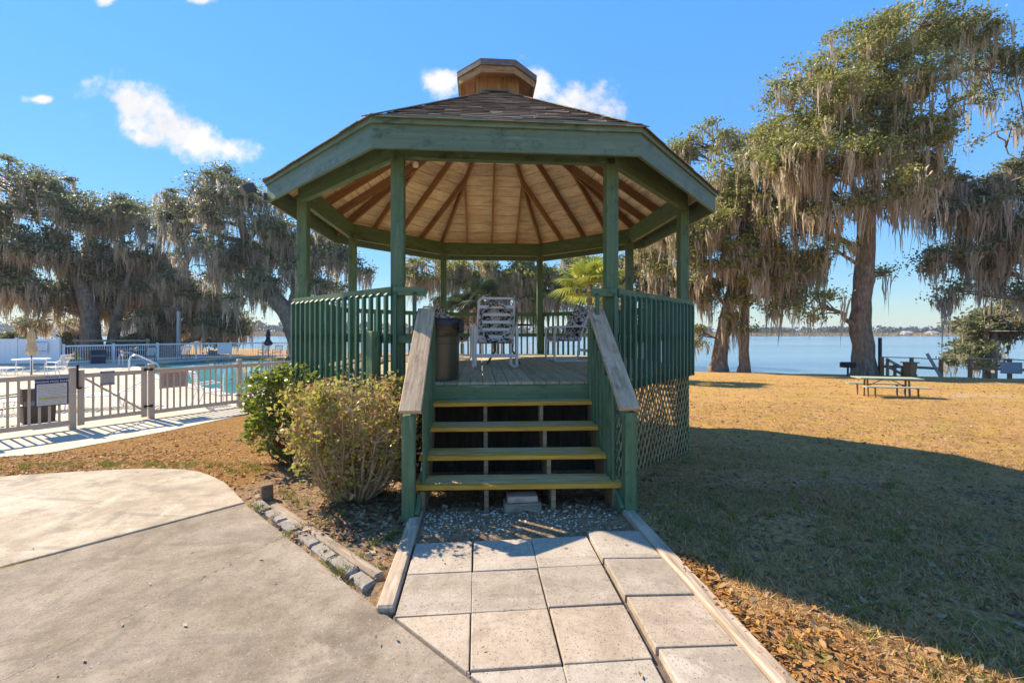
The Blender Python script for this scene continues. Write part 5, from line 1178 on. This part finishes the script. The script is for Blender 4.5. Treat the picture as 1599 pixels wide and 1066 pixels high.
def litter(name, label, n, seed, zones, size, mat, lift=.012):
    global RNG
    RNG = np.random.default_rng(seed); rng = RNG; c = scatter(n, rng, zones); a = rng.uniform(0, 6.28, n); s = size * rng.uniform(.45, 1.25, n)
    tl = rng.normal(0, .45, (n, 2)); ax_ = np.stack([np.cos(a), np.sin(a), tl[:, 0] * .6], 1) * s[:, None]; bx = np.stack([-np.sin(a), np.cos(a), tl[:, 1]], 1) * (s * rng.uniform(.12, .24, n))[:, None]
    c[:, 2] += lift * rng.uniform(.3, 1.4, n); up = np.array([0, 0, 1.]) * (s * rng.uniform(-.15, .28, n))[:, None]; bend = np.stack([-np.sin(a), np.cos(a), np.zeros(n)], 1) * (s * rng.normal(0, .10, n))[:, None]
    V = np.stack([c - ax_ * .5 + bend, c - ax_ * .2 + bx * .85 + up * .6, c + ax_ * .15 + bx + up, c + ax_ * .5 + bend, c + ax_ * .18 - bx * .9 + up, c - ax_ * .22 - bx * .8 + up * .6], 1)
    tag(soup(name, V, 6, mat), label, 'leaves')
LEAFB = leafmat('fallen_leaf', [(.13, .065, .03), (.26, .14, .065), (.38, .22, .11), (.46, .34, .22), (.22, .10, .045)], .15, .7)
LEAFO = leafmat('fallen_leaf_orange', [(.20, .075, .02), (.38, .16, .03), (.52, .27, .06), (.42, .27, .13)], .25, .7)
litter('leaf_litter', 'scattered dry brown leaves on the shaded lawn', 11000, 61, [(1.1, 9, .2, 12), (1.1, 6, .4, 5)], .05, LEAFB)
litter('leaf_litter', 'thick orange fallen leaves on the slope above the pool walk', 9000, 62, [(-7, -2.2, 4.2, 8.5), (-9, -5, 4.4, 7)], .052, LEAFO)
litter('leaf_litter', 'brown leaves lying round the clipped shrubs and under the steps', 3200, 63, [(-2.6, -.85, 2.5, 6), (-1.0, 1.1, 3.72, 4.9), (-1.8, -.9, 3.2, 4.6)], .06, LEAFB)
litter('leaf_litter', 'orange leaves drifted along the timber beside the paver path', 2600, 64, [(1.12, 1.32, 1.4, 3.0), (1.15, 1.75, .6, 2.4)], .045, LEAFO, .03)
litter('leaf_litter', 'small brown leaves strewn over the sunny lawn towards the lake', 6000, 65, [(2, 24, 7, 22)], .075, LEAFB)
def strays():
    rng = np.random.default_rng(66); n = 110; c = []
    while len(c) < n:
        x, y = rng.uniform(-5.5, 1.2), rng.uniform(.8, 4.8)
        if on_hard(x, y) and (rng.uniform() < .35 or x > -2.6 and y + .87 * x > 1.2): c.append((x, y, .03 if x > -.7 and y > 1.9 else .006))
    c = np.array(c); a = rng.uniform(0, 6.28, n); s = rng.uniform(.012, .04, n); A = np.stack([np.cos(a), np.sin(a), rng.normal(0, .15, n)], 1) * s[:, None]; Bv = np.stack([-np.sin(a), np.cos(a), rng.normal(0, .2, n)], 1) * (s * .2)[:, None]
    tag(soup('stray_leaves', np.stack([c - A * .5, c + Bv, c + A * .5, c - Bv], 1), 4, LEAFB), 'a few stray leaf bits on the concrete walk and pavers', 'leaves')
strays()
def grass(name, label, n, seed, zones, h, mat, thr, w=.0035):
    rng = np.random.default_rng(seed); c = scatter(n, rng, zones)
    keep = np.array([noise.noise(Vector((x * 1.3, y * 1.3, 9))) + .35 * noise.noise(Vector((x * 5, y * 5, 2))) > thr for x, y, z in c]); c = c[keep]; n = len(c)
    a = rng.uniform(0, 6.28, n); hh = h * rng.uniform(.4, 1.2, n); ww = w * rng.uniform(.7, 1.5, n); d = np.stack([np.cos(a), np.sin(a), np.zeros(n)], 1) * ww[:, None]; lean = rng.normal(0, .75, (n, 2)) * hh[:, None]
    tip = c + np.stack([lean[:, 0], lean[:, 1], hh], 1); V = np.stack([c - d, c + d, tip], 1)
    tag(soup(name, V, 3, mat), label, 'grass')
GRASSG = leafmat('green_grass', [(.10, .13, .02), (.19, .22, .035), (.29, .29, .06)], .35, .5); GRASSD = leafmat('dormant_grass', [(.30, .165, .055), (.50, .30, .10), (.62, .43, .18), (.40, .235, .10)], .3, .7)
grass('dry_grass', 'short straw-coloured dormant grass of the lawn', 95000, 71, [(1.15, 8, .6, 7), (1.2, 4.5, .6, 4.5), (2, 14, 6, 13)], .042, GRASSD, -.3)
grass('green_grass', 'patches of green grass in the gazebo shade', 40000, 72, [(1.15, 7, .6, 6.5), (1.2, 4, .6, 4), (-2.4, -.8, 2.5, 4)], .034, GRASSG, .26)
grass('dry_grass', 'straw grass tufts along the edge of the concrete walk', 6000, 73, [(-9, -3, 4.5, 6.2)], .05, GRASSD, -.1)


def tufts():
    rng = np.random.default_rng(77); base = scatter(420, rng, [(1.2, 7, .6, 7), (1.2, 4, .6, 4.5), (-2.4, -.9, 2.6, 4.4), (-6, -3, 4.9, 5.6)]); k = 26
    c = np.repeat(base, k, 0) + np.concatenate([rng.normal(0, .022, (len(base) * k, 2)), np.zeros((len(base) * k, 1))], 1); n = len(c); h = np.repeat(rng.uniform(.035, .085, len(base)), k) * rng.uniform(.5, 1.1, n)
    a = rng.uniform(0, 6.28, n); d = np.stack([np.cos(a), np.sin(a), np.zeros(n)], 1) * (.0028 * rng.uniform(.7, 1.4, n))[:, None]; tip = c + np.stack([*(rng.normal(0, .5, (2, n)) * h), h], 1)
    tag(soup('grass_tufts', np.stack([c - d, c + d, tip], 1), 3, GRASSG), 'small upright green tufts dotted over the lawn and beds', 'grass')
tufts()
litter('leaf_litter', 'larger tan curled leaves lying singly on the shaded lawn', 420, 67, [(1.2, 6, .6, 6.5)], .066, leafmat('pale_leaf', [(.30, .17, .08), (.44, .28, .14), (.36, .19, .08)], .2, .8), .016)
# ------------------------------------------------------------------ the air over the lake
def haze():
    m = bpy.data.materials.new('haze'); m.use_nodes = True; nt = m.node_tree; nt.nodes.remove(nt.nodes['Principled BSDF']); out = [n for n in nt.nodes if n.type == 'OUTPUT_MATERIAL'][0]
    v = nt.nodes.new('ShaderNodeVolumePrincipled'); v.inputs['Color'].default_value = (.80, .88, 1, 1); v.inputs['Density'].default_value = .00035; v.inputs['Anisotropy'].default_value = .2
    nt.links.new(v.outputs[0], out.inputs['Volume'])
    o = MB().add([(x, y, z) for z in (-4, 24) for x, y in ((-2600, -80), (2600, -80), (2600, 4300), (-2600, 4300))], [(3, 2, 1, 0), (4, 5, 6, 7), (0, 1, 5, 4), (1, 2, 6, 5), (2, 3, 7, 6), (3, 0, 4, 7)]).build('haze', m)
    tag(o, 'thin pale haze in the air over the lake', 'haze', kind='stuff')
haze()
